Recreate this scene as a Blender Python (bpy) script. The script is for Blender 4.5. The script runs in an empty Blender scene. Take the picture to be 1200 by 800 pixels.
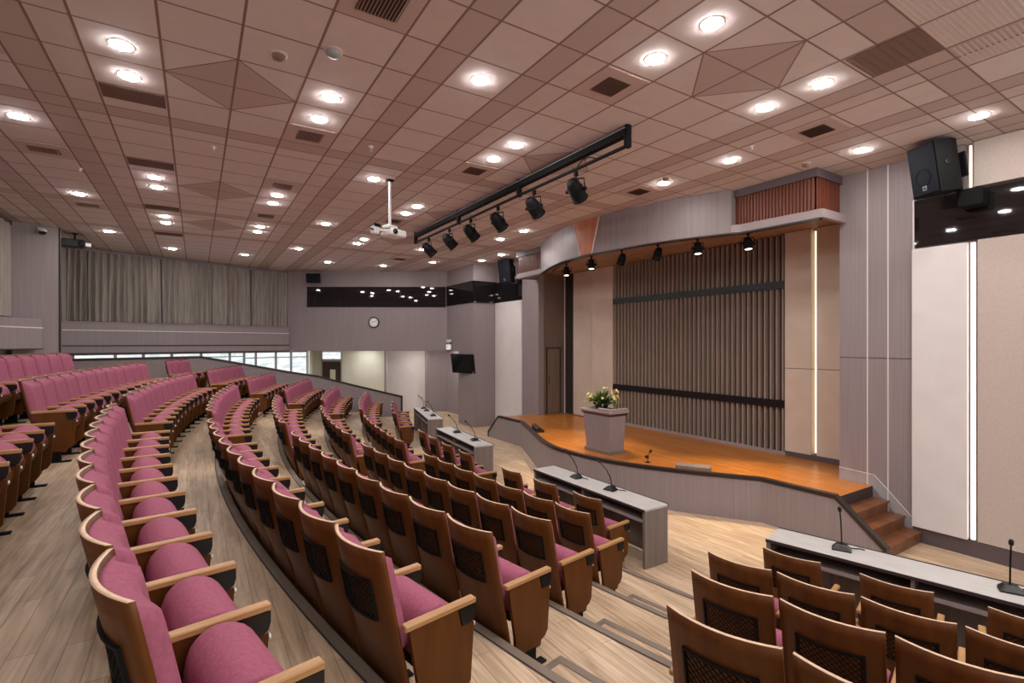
import bpy, math, random
from math import sin, cos, pi, radians, sqrt, atan2
from mathutils import Vector, Matrix

random.seed(7)
S = bpy.context.scene
COL = S.collection
PI = math.pi

# ------------------------------------------------------------------ room constants (metres, z = 0 on the front floor)
TH = radians(32.2)                 # camera heading away from the room's long axis
CAM_Z = 2.83
CEIL = 5.49
CX, CY = 26.643, 7.366             # centre of the seating arcs
RISE, PITCH, R0 = 0.2432, 0.9164, 22.82
def row_r(k): return R0 + PITCH * k - (0.19 if k == 0 else 0.0)     # radius of the seat-back tops
def edge_r(k): return R0 + PITCH * k - 0.11                          # radius of the step behind row k
def tier_z(k): return RISE * k
def polar(R, A): return (CX + R * sin(A), CY + R * cos(A))           # A: clockwise from +Y
AZ = 32.2                                                            # add to camera-frame angles

# ------------------------------------------------------------------ materials
def srgb(r, g, b):
    f = lambda v: (v / 255) / 12.92 if v / 255 <= 0.04045 else ((v / 255 + 0.055) / 1.055) ** 2.4
    return (f(r), f(g), f(b), 1.0)

def new_mat(name):
    m = bpy.data.materials.new(name); m.use_nodes = True
    nt = m.node_tree
    return m, nt, nt.nodes['Principled BSDF']

def plain(name, rgb, rough=0.5, metal=0.0, spec=0.5):
    m, nt, b = new_mat(name)
    b.inputs['Base Color'].default_value = srgb(*rgb)
    b.inputs['Roughness'].default_value = rough
    b.inputs['Metallic'].default_value = metal
    b.inputs['Specular IOR Level'].default_value = spec
    return m

def noisy(name, rgb1, rgb2, scale=(8, 8, 8), rough=0.6, detail=4.0, bump=0.0, spec=0.4, contrast=(0.3, 0.7), noise=1.0):
    m, nt, b = new_mat(name)
    N, L = nt.nodes, nt.links
    tc = N.new('ShaderNodeTexCoord'); mp = N.new('ShaderNodeMapping'); no = N.new('ShaderNodeTexNoise'); cr = N.new('ShaderNodeValToRGB')
    mp.inputs['Scale'].default_value = scale
    no.inputs['Scale'].default_value = noise; no.inputs['Detail'].default_value = detail
    L.new(tc.outputs['Object'], mp.inputs['Vector']); L.new(mp.outputs['Vector'], no.inputs['Vector'])
    L.new(no.outputs['Fac'], cr.inputs['Fac'])
    cr.color_ramp.elements[0].position, cr.color_ramp.elements[1].position = contrast
    cr.color_ramp.elements[0].color = srgb(*rgb1); cr.color_ramp.elements[1].color = srgb(*rgb2)
    L.new(cr.outputs['Color'], b.inputs['Base Color'])
    b.inputs['Roughness'].default_value = rough; b.inputs['Specular IOR Level'].default_value = spec
    if bump:
        bp = N.new('ShaderNodeBump'); bp.inputs['Strength'].default_value = bump; bp.inputs['Distance'].default_value = 0.01
        L.new(no.outputs['Fac'], bp.inputs['Height']); L.new(bp.outputs['Normal'], b.inputs['Normal'])
    return m

def planks(name, c1, c2, cm, width=0.14, length=1.25, rough=0.35, grain=0.5, spec=0.4):
    """Boards running along world Y."""
    m, nt, b = new_mat(name)
    N, L = nt.nodes, nt.links
    tc = N.new('ShaderNodeTexCoord'); sp = N.new('ShaderNodeSeparateXYZ'); cb = N.new('ShaderNodeCombineXYZ')
    L.new(tc.outputs['Object'], sp.inputs[0])
    L.new(sp.outputs['Y'], cb.inputs['X']); L.new(sp.outputs['X'], cb.inputs['Y'])
    br = N.new('ShaderNodeTexBrick')
    br.inputs['Scale'].default_value = 1.0; br.inputs['Mortar Size'].default_value = 0.0022; br.inputs['Mortar Smooth'].default_value = 0.2
    br.inputs['Brick Width'].default_value = length; br.inputs['Row Height'].default_value = width
    br.inputs['Color1'].default_value = srgb(*c1); br.inputs['Color2'].default_value = srgb(*c2); br.inputs['Mortar'].default_value = srgb(*cm)
    br.inputs['Bias'].default_value = 0.0; br.offset = 0.37
    L.new(cb.outputs[0], br.inputs['Vector'])
    mp = N.new('ShaderNodeMapping'); mp.inputs['Scale'].default_value = (30, 2.2, 30)
    no = N.new('ShaderNodeTexNoise'); no.inputs['Scale'].default_value = 1.0; no.inputs['Detail'].default_value = 6; no.inputs['Distortion'].default_value = 0.6
    L.new(tc.outputs['Object'], mp.inputs[0]); L.new(mp.outputs[0], no.inputs['Vector'])
    cr = N.new('ShaderNodeValToRGB')
    cr.color_ramp.elements[0].position = 0.3; cr.color_ramp.elements[1].position = 0.68
    lo = 1.0 - grain
    cr.color_ramp.elements[0].color = (lo, lo * 0.97, lo * 0.93, 1); cr.color_ramp.elements[1].color = (1.12, 1.12, 1.12, 1)
    L.new(no.outputs['Fac'], cr.inputs['Fac'])
    mx = N.new('ShaderNodeMix'); mx.data_type = 'RGBA'; mx.blend_type = 'MULTIPLY'; mx.inputs['Factor'].default_value = 1.0
    L.new(br.outputs['Color'], mx.inputs['A']); L.new(cr.outputs['Color'], mx.inputs['B'])
    L.new(mx.outputs['Result'], b.inputs['Base Color'])
    b.inputs['Roughness'].default_value = rough; b.inputs['Specular IOR Level'].default_value = spec
    return m

def glow(name, rgb, strength):
    m, nt, b = new_mat(name)
    b.inputs['Base Color'].default_value = (0.8, 0.8, 0.8, 1)
    b.inputs['Emission Color'].default_value = srgb(*rgb)
    b.inputs['Emission Strength'].default_value = strength
    return m

M = {}
M['floor'] = planks('oak_floor', (217, 191, 163), (196, 167, 138), (158, 128, 100), 0.10, 1.0, 0.40, 0.34)
M['stage_wood'] = planks('stage_boards', (196, 126, 56), (180, 108, 42), (112, 62, 22), 0.09, 0.9, 0.3, 0.25)
M['stair_wood'] = planks('stair_boards', (128, 82, 54), (112, 70, 46), (70, 42, 28), 0.12, 1.0, 0.35, 0.3)
M['ply'] = noisy('walnut_ply', (84, 45, 12), (106, 61, 20), (9, 9, 1.6), 0.45, 5, 0.0, 0.28, (0.25, 0.75), 1.6)
M['ply_edge'] = noisy('ply_edge', (232, 200, 170), (214, 178, 144), (20, 20, 20), 0.4)
M['arm_wood'] = noisy('arm_oak', (196, 152, 102), (168, 122, 76), (24, 3, 24), 0.38, 5)
M['fabric'] = noisy('plum_fabric', (152, 83, 104), (164, 94, 115), (60, 60, 60), 0.85, 3, 0.15, 0.2)
M['black'] = plain('black_plastic', (15, 14, 15), 0.75, 0.0, 0.2)
M['black_metal'] = plain('black_metal', (14, 13, 14), 0.7, 0.0, 0.25)
M['satin_black'] = plain('satin_black', (14, 14, 16), 0.35)
M['chrome'] = plain('white_stud', (230, 230, 228), 0.25, 0.0)
M['nosing'] = plain('nosing_strip', (126, 111, 98), 0.55)
M['nosing_dark'] = plain('nosing_rubber', (48, 42, 40), 0.7)
M['purple'] = noisy('purple_laminate', (140, 128, 129), (152, 140, 141), (34, 34, 0.5), 0.5, 6, 0.0, 0.35, (0.3, 0.7), 1.4)
M['purple_dark'] = plain('plinth_grey', (92, 80, 82), 0.5)
M['beige'] = noisy('beige_panel', (219, 212, 209), (225, 219, 216), (3, 3, 3), 0.65)
M['beige_warm'] = noisy('warm_panel', (206, 189, 172), (213, 197, 181), (3, 3, 3), 0.65)
M['tan'] = noisy('tan_wallcloth', (190, 175, 165), (199, 184, 175), (40, 40, 40), 0.8)
M['cream_wall'] = noisy('cream_paint', (206, 204, 186), (214, 212, 196), (2, 2, 2), 0.7)
M['inlay'] = plain('white_inlay', (226, 214, 212), 0.4)
M['cap'] = plain('dark_cap', (46, 36, 35), 0.35)
M['curtain'] = noisy('grey_curtain', (136, 127, 120), (168, 158, 150), (14, 14, 1.2), 0.7, 3, 0.0, 0.5)
M['drape'] = plain('dark_drape', (54, 46, 42), 0.8)
M['fin'] = noisy('backdrop_fin', (142, 126, 114), (156, 140, 128), (30, 30, 1), 0.6)
M['fin_back'] = plain('backdrop_back', (38, 30, 26), 0.8)
M['tile'] = noisy('ceiling_tile', (214, 203, 199), (219, 208, 204), (6, 6, 6), 0.8)
M['tile_dark'] = noisy('ceiling_tile_pressed', (190, 173, 167), (196, 179, 173), (160, 160, 160), 0.85)
M['tile_warm'] = noisy('ceiling_tile_second', (207, 193, 187), (212, 199, 193), (6, 6, 6), 0.8)
M['grid'] = plain('ceiling_grid', (138, 112, 104), 0.7)
M['vent_frame'] = plain('vent_frame', (196, 176, 168), 0.6)
M['vent_dark'] = plain('vent_dark', (128, 102, 92), 0.7)
M['vent_black'] = plain('vent_black', (70, 54, 48), 0.8)
M['white_plastic'] = plain('white_plastic', (228, 226, 224), 0.35)
M['red_wood'] = noisy('red_timber', (104, 54, 38), (124, 66, 46), (30, 30, 1), 0.45, 4)
M['orange_wood'] = noisy('orange_timber', (178, 104, 66), (202, 128, 86), (7, 7, 3), 0.45, 4)
M['soffit'] = noisy('canopy_soffit', (160, 128, 104), (174, 142, 116), (3, 3, 3), 0.6)
M['wing'] = noisy('wing_brown', (116, 97, 84), (128, 108, 94), (20, 20, 1), 0.6)
M['lip'] = plain('canopy_lip', (156, 142, 141), 0.5)
M['fascia'] = noisy('canopy_fascia', (136, 124, 124), (149, 137, 137), (18, 18, 0.6), 0.45, 5)
M['desk_top'] = noisy('desk_top', (186, 182, 178), (202, 199, 195), (4, 40, 4), 0.4)
M['desk_body'] = noisy('desk_laminate', (118, 106, 100), (134, 121, 114), (24, 24, 1), 0.5)
M['desk_dark'] = plain('desk_dark', (56, 46, 43), 0.5)
M['leaf'] = noisy('leaf_green', (62, 84, 38), (104, 124, 58), (20, 20, 20), 0.6)
M['petal'] = noisy('petal_cream', (236, 222, 130), (248, 240, 196), (30, 30, 30), 0.6)
M['petal_pink'] = plain('petal_peach', (226, 176, 140), 0.6)
M['door_wood'] = noisy('dark_door', (58, 38, 34), (70, 48, 42), (20, 20, 1), 0.5)
M['frame_grey'] = plain('window_frame', (150, 152, 154), 0.5)
M['blue_black'] = plain('speaker_grille', (22, 25, 33), 0.75, 0.0, 0.2)  # even bluish black for speaker grilles and the hung projector's lens
M['clock_face'] = plain('clock_face', (236, 234, 230), 0.4)
M['screen'] = plain('dark_screen', (16, 18, 20), 0.12)
M['lamp'] = glow('downlight_lens', (255, 252, 250), 185.0)
M['led'] = glow('led_strip', (255, 250, 242), 3.0)
M['led_warm'] = glow('led_strip_warm', (255, 238, 204), 1.25)
M['spot_lens'] = glow('spot_lens', (255, 232, 196), 5.0)
M['exit'] = glow('exit_panel', (226, 240, 232), 0.7)
M['exit_green'] = plain('exit_green', (70, 130, 100), 0.5)

def black_glass():
    m, nt, b = new_mat('black_glass')
    b.inputs['Base Color'].default_value = srgb(30, 26, 27)
    b.inputs['Roughness'].default_value = 0.03
    b.inputs['Specular IOR Level'].default_value = 0.5
    return m
M['black_glass'] = black_glass()

def clear_glass():
    m, nt, b = new_mat('clear_glass')
    b.inputs['Base Color'].default_value = (0.9, 0.93, 0.93, 1)
    b.inputs['Roughness'].default_value = 0.02
    b.inputs['Alpha'].default_value = 0.12
    return m
M['glass'] = clear_glass()

def pane_glass():
    m, nt, b = new_mat('window_daylight')
    N, L = nt.nodes, nt.links
    tc = N.new('ShaderNodeTexCoord'); mp = N.new('ShaderNodeMapping'); no = N.new('ShaderNodeTexNoise'); cr = N.new('ShaderNodeValToRGB')
    mp.inputs['Scale'].default_value = (0.7, 0.7, 1.6)
    L.new(tc.outputs['Object'], mp.inputs[0]); L.new(mp.outputs[0], no.inputs['Vector']); L.new(no.outputs['Fac'], cr.inputs['Fac'])
    cr.color_ramp.elements[0].position = 0.38; cr.color_ramp.elements[1].position = 0.56
    cr.color_ramp.elements[0].color = srgb(214, 228, 232); cr.color_ramp.elements[1].color = srgb(250, 252, 252)
    L.new(cr.outputs['Color'], b.inputs['Emission Color']); b.inputs['Emission Strength'].default_value = 0.95
    b.inputs['Base Color'].default_value = (0.1, 0.1, 0.1, 1); b.inputs['Roughness'].default_value = 0.1
    return m
M['daylight'] = pane_glass()

# ------------------------------------------------------------------ mesh building
class MB:
    def __init__(self): self.v = []; self.f = []; self.m = []; self.mats = []; self.smooth = []
    def mi(self, mat):
        mat = M[mat] if isinstance(mat, str) else mat
        if mat not in self.mats: self.mats.append(mat)
        return self.mats.index(mat)
    def add(self, vs, fs, mat, smooth=False):
        b = len(self.v); self.v += [tuple(p) for p in vs]; k = self.mi(mat)
        for f in fs:
            self.f.append(tuple(b + i for i in f)); self.m.append(k); self.smooth.append(smooth)
    def hexa(self, p, mat):
        """p: 4 bottom then 4 top corners, same winding."""
        self.add(p, [(3, 2, 1, 0), (4, 5, 6, 7), (0, 1, 5, 4), (1, 2, 6, 5), (2, 3, 7, 6), (3, 0, 4, 7)], mat)
    def box(self, x0, x1, y0, y1, z0, z1, mat):
        self.hexa([(x0, y0, z0), (x1, y0, z0), (x1, y1, z0), (x0, y1, z0), (x0, y0, z1), (x1, y0, z1), (x1, y1, z1), (x0, y1, z1)], mat)
    def cbox(self, c, sz, mat, ch=0.006, mtx=None):
        """Box with chamfered edges."""
        hx, hy, hz = [s / 2 for s in sz]; ch = min(ch, hx * .9, hy * .9, hz * .9)
        vs = []; idx = {}
        for sx in (-1, 1):
            for sy in (-1, 1):
                for sz_ in (-1, 1):
                    for ax in range(3):
                        p = [sx * (hx - ch), sy * (hy - ch), sz_ * (hz - ch)]
                        p[ax] = (sx * hx, sy * hy, sz_ * hz)[ax]
                        idx[(sx, sy, sz_, ax)] = len(vs); vs.append(p)
        fs = []
        I = idx
        for ax in range(3):
            o = [a for a in range(3) if a != ax]
            for s in (-1, 1):
                q = []
                for (a, b_) in ((-1, -1), (1, -1), (1, 1), (-1, 1)):
                    sg = [0, 0, 0]; sg[ax] = s; sg[o[0]] = a; sg[o[1]] = b_
                    q.append(I[(sg[0], sg[1], sg[2], ax)])
                flip = (s < 0) ^ (ax == 1)
                fs.append(tuple(reversed(q)) if flip else tuple(q))
        for ax in range(3):            # edges along ax
            o = [a for a in range(3) if a != ax]
            for a in (-1, 1):
                for b_ in (-1, 1):
                    q = []
                    for (t, side) in ((-1, o[0]), (1, o[0]), (1, o[1]), (-1, o[1])):
                        sg = [0, 0, 0]; sg[ax] = t; sg[o[0]] = a; sg[o[1]] = b_
                        q.append(I[(sg[0], sg[1], sg[2], side)])
                    fs.append(tuple(q))
        for sx in (-1, 1):
            for sy in (-1, 1):
                for sz_ in (-1, 1):
                    fs.append(tuple(I[(sx, sy, sz_, a)] for a in range(3)))
        vs = [Vector(p) for p in vs]
        if mtx is not None: vs = [mtx @ p + Vector(c) for p in vs]
        else: vs = [p + Vector(c) for p in vs]
        self.add(vs, fs, mat)
    def obox(self, P, Q, z0, z1, t, mat, side=0.0):
        """Wall-like box over the plan line P-Q, thickness t (side: -1 left of P->Q, +1 right, 0 centred)."""
        P, Q = Vector(P[:2]), Vector(Q[:2]); d = (Q - P).normalized(); n = Vector((d.y, -d.x))
        a, b = (-t / 2, t / 2) if side == 0 else ((0, t) if side > 0 else (-t, 0))
        pts = [P + n * a, Q + n * a, Q + n * b, P + n * b]
        self.hexa([(p.x, p.y, z0) for p in pts] + [(p.x, p.y, z1) for p in pts], mat)
    def prism(self, poly, z0, z1, mat, top=None, smooth_sides=False):
        n = len(poly)
        self.add([(x, y, z0) for x, y in poly] + [(x, y, z1) for x, y in poly], [(i, (i + 1) % n, n + (i + 1) % n, n + i) for i in range(n)], mat, smooth_sides)
        self.add([(x, y, z1) for x, y in poly], [tuple(range(n))], top or mat)
        self.add([(x, y, z0) for x, y in poly], [tuple(reversed(range(n)))], mat)
    def profile_x(self, poly, x0, x1, mat):
        """Extrude a (y,z) polygon along x."""
        n = len(poly)
        vs = [(x0, y, z) for y, z in poly] + [(x1, y, z) for y, z in poly]
        self.add(vs, [(i, (i + 1) % n, n + (i + 1) % n, n + i) for i in range(n)] + [tuple(reversed(range(n))), tuple(range(n, 2 * n))], mat)
    def tube(self, pts, r, mat, n=8, caps=True):
        pts = [Vector(p) for p in pts]; rr = r if isinstance(r, (list, tuple)) else [r] * len(pts)
        vs = []; fs = []
        up = Vector((0, 0, 1))
        for i, p in enumerate(pts):
            d = (pts[min(i + 1, len(pts) - 1)] - pts[max(i - 1, 0)]).normalized()
            u = d.cross(up if abs(d.z) < .95 else Vector((1, 0, 0))).normalized(); w = u.cross(d)
            for j in range(n):
                a = 2 * PI * j / n; vs.append(p + (u * cos(a) + w * sin(a)) * rr[i])
        for i in range(len(pts) - 1):
            for j in range(n):
                fs.append((i * n + j, (i + 1) * n + j, (i + 1) * n + (j + 1) % n, i * n + (j + 1) % n))
        self.add(vs, fs, mat, True)
        if caps:
            self.add(vs[:n], [tuple(range(n))], mat); self.add(vs[-n:], [tuple(reversed(range(n)))], mat)
    def lathe(self, prof, c, mat, n=24, smooth=True, axis=None, caps=True):
        """prof: (r, z) list; revolved about z through c (axis: optional rotation matrix)."""
        vs = []
        for r, z in prof:
            for j in range(n):
                a = 2 * PI * j / n; p = Vector((r * cos(a), r * sin(a), z))
                if axis is not None: p = axis @ p
                vs.append(p + Vector(c))
        fs = [(i * n + j, i * n + (j + 1) % n, (i + 1) * n + (j + 1) % n, (i + 1) * n + j) for i in range(len(prof) - 1) for j in range(n)]
        self.add(vs, fs, mat, smooth)
        if caps and prof[0][0] > 1e-6: self.add(vs[:n], [tuple(reversed(range(n)))], mat)
        if caps and prof[-1][0] > 1e-6: self.add(vs[-n:], [tuple(range(n))], mat)
    def grid(self, fn, nu, nv, mat, smooth=True, flip=False):
        vs = [fn(i / nu, j / nv) for j in range(nv + 1) for i in range(nu + 1)]
        w = nu + 1
        fs = [(j * w + i, j * w + i + 1, (j + 1) * w + i + 1, (j + 1) * w + i) for j in range(nv) for i in range(nu)]
        if flip: fs = [tuple(reversed(f)) for f in fs]
        self.add(vs, fs, mat, smooth)
    def build(self, name, parent=None, weld=False, fixn=True):
        me = bpy.data.meshes.new(name)
        me.from_pydata(self.v, [], self.f)
        for m in self.mats: me.materials.append(m)
        me.polygons.foreach_set('material_index', self.m)
        me.polygons.foreach_set('use_smooth', self.smooth)
        if weld or fixn:
            import bmesh
            bm = bmesh.new(); bm.from_mesh(me)
            if weld: bmesh.ops.remove_doubles(bm, verts=bm.verts, dist=1e-4)
            bmesh.ops.recalc_face_normals(bm, faces=bm.faces)
            bm.to_mesh(me); bm.free()
        me.update()
        o = bpy.data.objects.new(name, me); COL.objects.link(o)
        if parent is not None: o.parent = parent
        return o

def tag(o, label=None, cat=None, group=None, kind=None):
    if label: o['label'] = label
    if cat: o['category'] = cat
    if group: o['group'] = group
    if kind: o['kind'] = kind
    return o
def empty(name, loc=(0, 0, 0), rz=0.0, label=None, cat=None, group=None):
    o = bpy.data.objects.new(name, None); COL.objects.link(o)
    o.empty_display_size = 0.1
    o.location = loc; o.rotation_euler = (0, 0, rz)
    return tag(o, label, cat, group)
def struct(mb, name, parent=None, weld=False):
    o = mb.build(name, parent, weld)
    if parent is None: o['kind'] = 'structure'
    return o
CH = {}
def kids(o):
    return [c for c in COL.objects if c.parent == o]
def tree_of(o):
    return [(c, [(d, []) for d in kids(c)]) for c in kids(o)]
def copy_tree(root, tree):
    r = root.copy(); COL.objects.link(r)
    for c, sub in tree:
        k = c.copy(); COL.objects.link(k); k.parent = r
        for d, _ in sub:
            e = d.copy(); COL.objects.link(e); e.parent = k
    return r
ORD = ['zeroth', 'first', 'second', 'third', 'fourth', 'fifth', 'sixth', 'seventh', 'eighth', 'ninth', 'tenth', 'eleventh', 'twelfth',
       'thirteenth', 'fourteenth', 'fifteenth', 'sixteenth', 'seventeenth', 'eighteenth', 'nineteenth', 'twentieth']

# ------------------------------------------------------------------ floor: stepped tiers, nosings, half steps
YS = [-4.5 + i * (17.25 + 4.5) / 60 for i in range(61)]
def arc_x(R, y): return CX - sqrt(R * R - (y - CY) ** 2)
REAR_X = -3.45
fl = MB()
fl.add([(-3.6, -4.6, -0.12), (10.4, -4.6, -0.12), (10.4, 22.5, -0.12), (-3.6, 22.5, -0.12), (-3.6, -4.6, 0), (10.4, -4.6, 0), (10.4, 22.5, 0), (-3.6, 22.5, 0)],
       [(3, 2, 1, 0), (4, 5, 6, 7), (0, 1, 5, 4), (1, 2, 6, 5), (2, 3, 7, 6), (3, 0, 4, 7)], 'floor')
for k in range(1, 8):
    z = tier_z(k); n = len(YS)
    front = [(arc_x(edge_r(k - 1), y), y) for y in YS]
    back = [(max(REAR_X, arc_x(edge_r(k), y)) if k < 7 else REAR_X, y) for y in YS]
    front = [(max(x, b[0] + 0.001), y) for (x, y), b in zip(front, back)]
    vs = [(x, y, z) for x, y in back] + [(x, y, z) for x, y in front]
    fl.add(vs, [(i, n + i, n + i + 1, i + 1) for i in range(n - 1)], 'floor')
    vs = [(x, y, z) for x, y in front] + [(x, y, z - RISE) for x, y in front]
    fl.add(vs, [(i, n + i, n + i + 1, i + 1) for i in range(n - 1)], 'purple_dark')
struct(fl, 'floor')
for k in range(1, 8):
    z = tier_z(k); nb = MB(); n = len(YS)
    for (d0, d1, h, mat) in ((0.0, 0.055, 0.004, 'nosing'), (0.055, 0.066, 0.005, 'nosing_dark')):
        a = [(arc_x(edge_r(k - 1) + d0, y) + (0.006 if d0 == 0 else 0), y) for y in YS]; b = [(arc_x(edge_r(k - 1) + d1, y), y) for y in YS]
        nb.add([(x, y, z + h) for x, y in a] + [(x, y, z + h) for x, y in b], [(i, i + 1, n + i + 1, n + i) for i in range(n - 1)], mat)
        if d0 == 0:
            nb.add([(x, y, z + h) for x, y in a] + [(x, y, z - 0.03) for x, y in a], [(i, n + i, n + i + 1, i + 1) for i in range(n - 1)], 'nosing_dark')
    struct(nb, 'trim_%d' % k)

# seating blocks: (first angle, seat step, number) per row, angles in degrees in the camera frame (A = a + 32.2)
def deg_per_m(k): return math.degrees(1.0 / row_r(k))
C_RIGHT = {1: 228.82, 2: 227.96, 3: 227.12, 4: 226.38, 5: 225.63}         # aisle end of the middle block
R_START = {1: 226.05, 2: 225.32, 3: 224.59, 4: 222.23}
MID = 237.2
# half steps in the stepped aisle, the centre aisle and the far aisle
for i, (k, a0, a1) in enumerate([(2, 226.2, 228.35), (3, 225.5, 227.49), (4, 224.75, 226.7), (5, 223.9, 225.95),
                                 (2, 237.6, 238.8), (3, 237.6, 238.7), (4, 237.6, 238.6), (5, 237.5, 238.5), (6, 236.8, 237.9),
                                 (2, 248.6, 250.4), (3, 248.8, 250.6), (4, 249.6, 251.6), (5, 250.3, 252.6)]):
    hb = MB(); R1 = edge_r(k - 1); zt = tier_z(k - 1) + RISE / 2; zb = tier_z(k - 1)
    A0, A1 = radians(a0 + AZ), radians(a1 + AZ); n = 6
    angs = [A0 + (A1 - A0) * j / n for j in range(n + 1)]
    poly = [polar(R1 - 0.29, a) for a in angs] + [polar(R1 - 0.002, a) for a in reversed(angs)]
    hb.prism(poly, zb, zt, 'floor')
    w = 0.05
    inner = [polar(R1 - 0.29 + w, a) for a in angs]; outer = [polar(R1 - 0.296, a) for a in angs]
    hb.add([(x, y, zt + .004) for x, y in outer + inner], [(j, j + 1, n + 2 + j, n + 1 + j) for j in range(n)], 'nosing')
    hb.add([(x, y, zt + .004) for x, y in outer] + [(x, y, zt - .03) for x, y in outer], [(j, n + 1 + j, n + 2 + j, j + 1) for j in range(n)], 'nosing_dark')
    for aa, sg in ((A0, 1), (A1, -1)):
        da = sg * w / R1
        q = [polar(R1 - 0.29, aa), polar(R1 - 0.29, aa + da), polar(R1 - .002, aa + da), polar(R1 - .002, aa)]
        hb.prism(q, zt + .0005, zt + .0033, 'nosing')
    o = struct(hb, 'floor_step' if i == 0 else 'floor_step.%03d' % i)

# ------------------------------------------------------------------ auditorium seat
def sstep(a, b, t):
    t = max(0, min(1, (t - a) / (b - a))); return t * t * (3 - 2 * t)
SEAT_H = 0.95
def shell_y(x, z):
    e = 0.06 - 0.165 * ((z - .12) / (SEAT_H - .12))
    return e - 0.062 * (1 - (x / .238) ** 2) * sstep(.2, .62, z)

def seat_parts(root, arms):
    # plywood back shell
    b = MB(); T = 0.018; W = 0.2325; nu, nv = 12, 12; z0, z1 = .12, SEAT_H
    b.grid(lambda u, v: ((2 * u - 1) * W, shell_y((2 * u - 1) * W, z0 + v * (z1 - z0)), z0 + v * (z1 - z0)), nu, nv, 'ply')
    b.grid(lambda u, v: ((2 * u - 1) * W, shell_y((2 * u - 1) * W, z0 + v * (z1 - z0)) + T, z0 + v * (z1 - z0)), nu, nv, 'ply')
    b.grid(lambda u, v: ((2 * u - 1) * W, shell_y((2 * u - 1) * W, z1) + T * v, z1), nu, 1, 'ply_edge')
    b.grid(lambda u, v: ((2 * u - 1) * W, shell_y((2 * u - 1) * W, z0) + T * v, z0), nu, 1, 'ply')
    for s in (-1, 1):
        b.grid(lambda u, v: (s * W, shell_y(W, z0 + u * (z1 - z0)) + T * v, z0 + u * (z1 - z0)), nv, 1, 'ply')
    b.build('back_shell', root, weld=True)
    # black diamond grille on the back
    g = MB(); gx, gz0, gz1 = .15, .615, .80
    def seg(p, q, w, off0, off1, n=4):
        for i in range(n):
            a = [p[j] + (q[j] - p[j]) * i / n for j in (0, 1)]; c = [p[j] + (q[j] - p[j]) * (i + 1) / n for j in (0, 1)]
            d = Vector((c[0] - a[0], c[1] - a[1])).normalized(); nn = Vector((-d.y, d.x)) * w / 2
            pts = [(a[0] + nn.x, a[1] + nn.y), (c[0] + nn.x, c[1] + nn.y), (c[0] - nn.x, c[1] - nn.y), (a[0] - nn.x, a[1] - nn.y)]
            g.hexa([(x, shell_y(x, z) - off0, z) for x, z in pts] + [(x, shell_y(x, z) - off1, z) for x, z in pts], 'black_metal')
    for z in (gz0, gz1): seg((-gx, z), (gx, z), .011, -.001, .012, 6)
    for x in (-gx, gx): seg((x, gz0 - .0055), (x, gz1 + .0055), .011, -.001, .012, 3)
    dx, slope = .032, 1.0
    H = gz1 - gz0
    c = -gx - H
    while c < gx:
        for flip in (0, 1):
            xa, xb = c, c + H
            pa = [xa, gz0]; pb = [xb, gz1]
            if xa < -gx: pa = [-gx, gz0 + (-gx - xa)]
            if xb > gx: pb = [gx, gz1 - (xb - gx)]
            if pb[0] - pa[0] > .004:
                if flip: pa, pb = [-pa[0], pa[1]], [-pb[0], pb[1]]
                seg(pa, pb, .0030, -.001, .005, 3)
        c += dx
    g.build('back_grille', root)
    # upholstered back
    cu = MB(); cz0, cz1, cw = .44, .928, .219
    def thick(u, v):
        a = max(0.0, 1 - abs(2 * u - 1) ** 12); bq = max(0.0, 1 - abs(2 * v - 1) ** 14)
        return .014 + .070 * sqrt(a) * sqrt(bq)
    def fr(u, v):
        x = (2 * u - 1) * cw; z = cz0 + v * (cz1 - cz0); return (x, shell_y(x, z) * .8 + .2 * shell_y(.12, z) + T + thick(u, v), z)
    cu.grid(fr, 12, 12, 'fabric')
    cu.grid(lambda u, v: ((2 * u - 1) * cw, shell_y((2 * u - 1) * cw, cz0 + v * (cz1 - cz0)) + T - .002, cz0 + v * (cz1 - cz0)), 12, 12, 'fabric')
    for v in (0, 1):
        cu.grid(lambda u, t: tuple(Vector(fr(u, v)).lerp(Vector(((2 * u - 1) * cw, shell_y((2 * u - 1) * cw, cz0 + v * (cz1 - cz0)) + T - .002, cz0 + v * (cz1 - cz0))), t)), 12, 1, 'fabric')
    for u in (0, 1):
        cu.grid(lambda v, t: tuple(Vector(fr(u, v)).lerp(Vector(((2 * u - 1) * cw, shell_y((2 * u - 1) * cw, cz0 + v * (cz1 - cz0)) + T - .002, cz0 + v * (cz1 - cz0))), t)), 12, 1, 'fabric')
    cu.build('back_cushion', root, weld=True)
    # tipped-up seat cushion: a thick rounded roll between the arms, plywood pan on its underside
    sc = MB(); sw = .214
    ctrl = [(.095, .40), (.095, .48), (.115, .555), (.165, .597), (.225, .602), (.285, .575), (.33, .515), (.345, .44), (.33, .385), (.285, .35), (.20, .338), (.125, .352)]
    loop = []
    nC = len(ctrl)
    for i in range(nC):
        p0, p1, p2, p3 = [Vector(ctrl[(i + j - 1) % nC]) for j in range(4)]
        for t in (0, .5):
            q_ = .5 * ((2 * p1) + (-p0 + p2) * t + (2 * p0 - 5 * p1 + 4 * p2 - p3) * t * t + (-p0 + 3 * p1 - 3 * p2 + p3) * t ** 3)
            loop.append((q_.x, q_.y))
    cy_, cz_ = .22, .45
    def ring(x, k): return [(x, cy_ + (y - cy_) * k, cz_ + (z - cz_) * k) for y, z in loop]
    secs = [ring(-sw, .90), ring(-sw + .006, .97), ring(-sw + .02, 1.0), ring(sw - .02, 1.0), ring(sw - .006, .97), ring(sw, .90)]
    m_ = len(loop); vs = [p for s_ in secs for p in s_]
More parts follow.
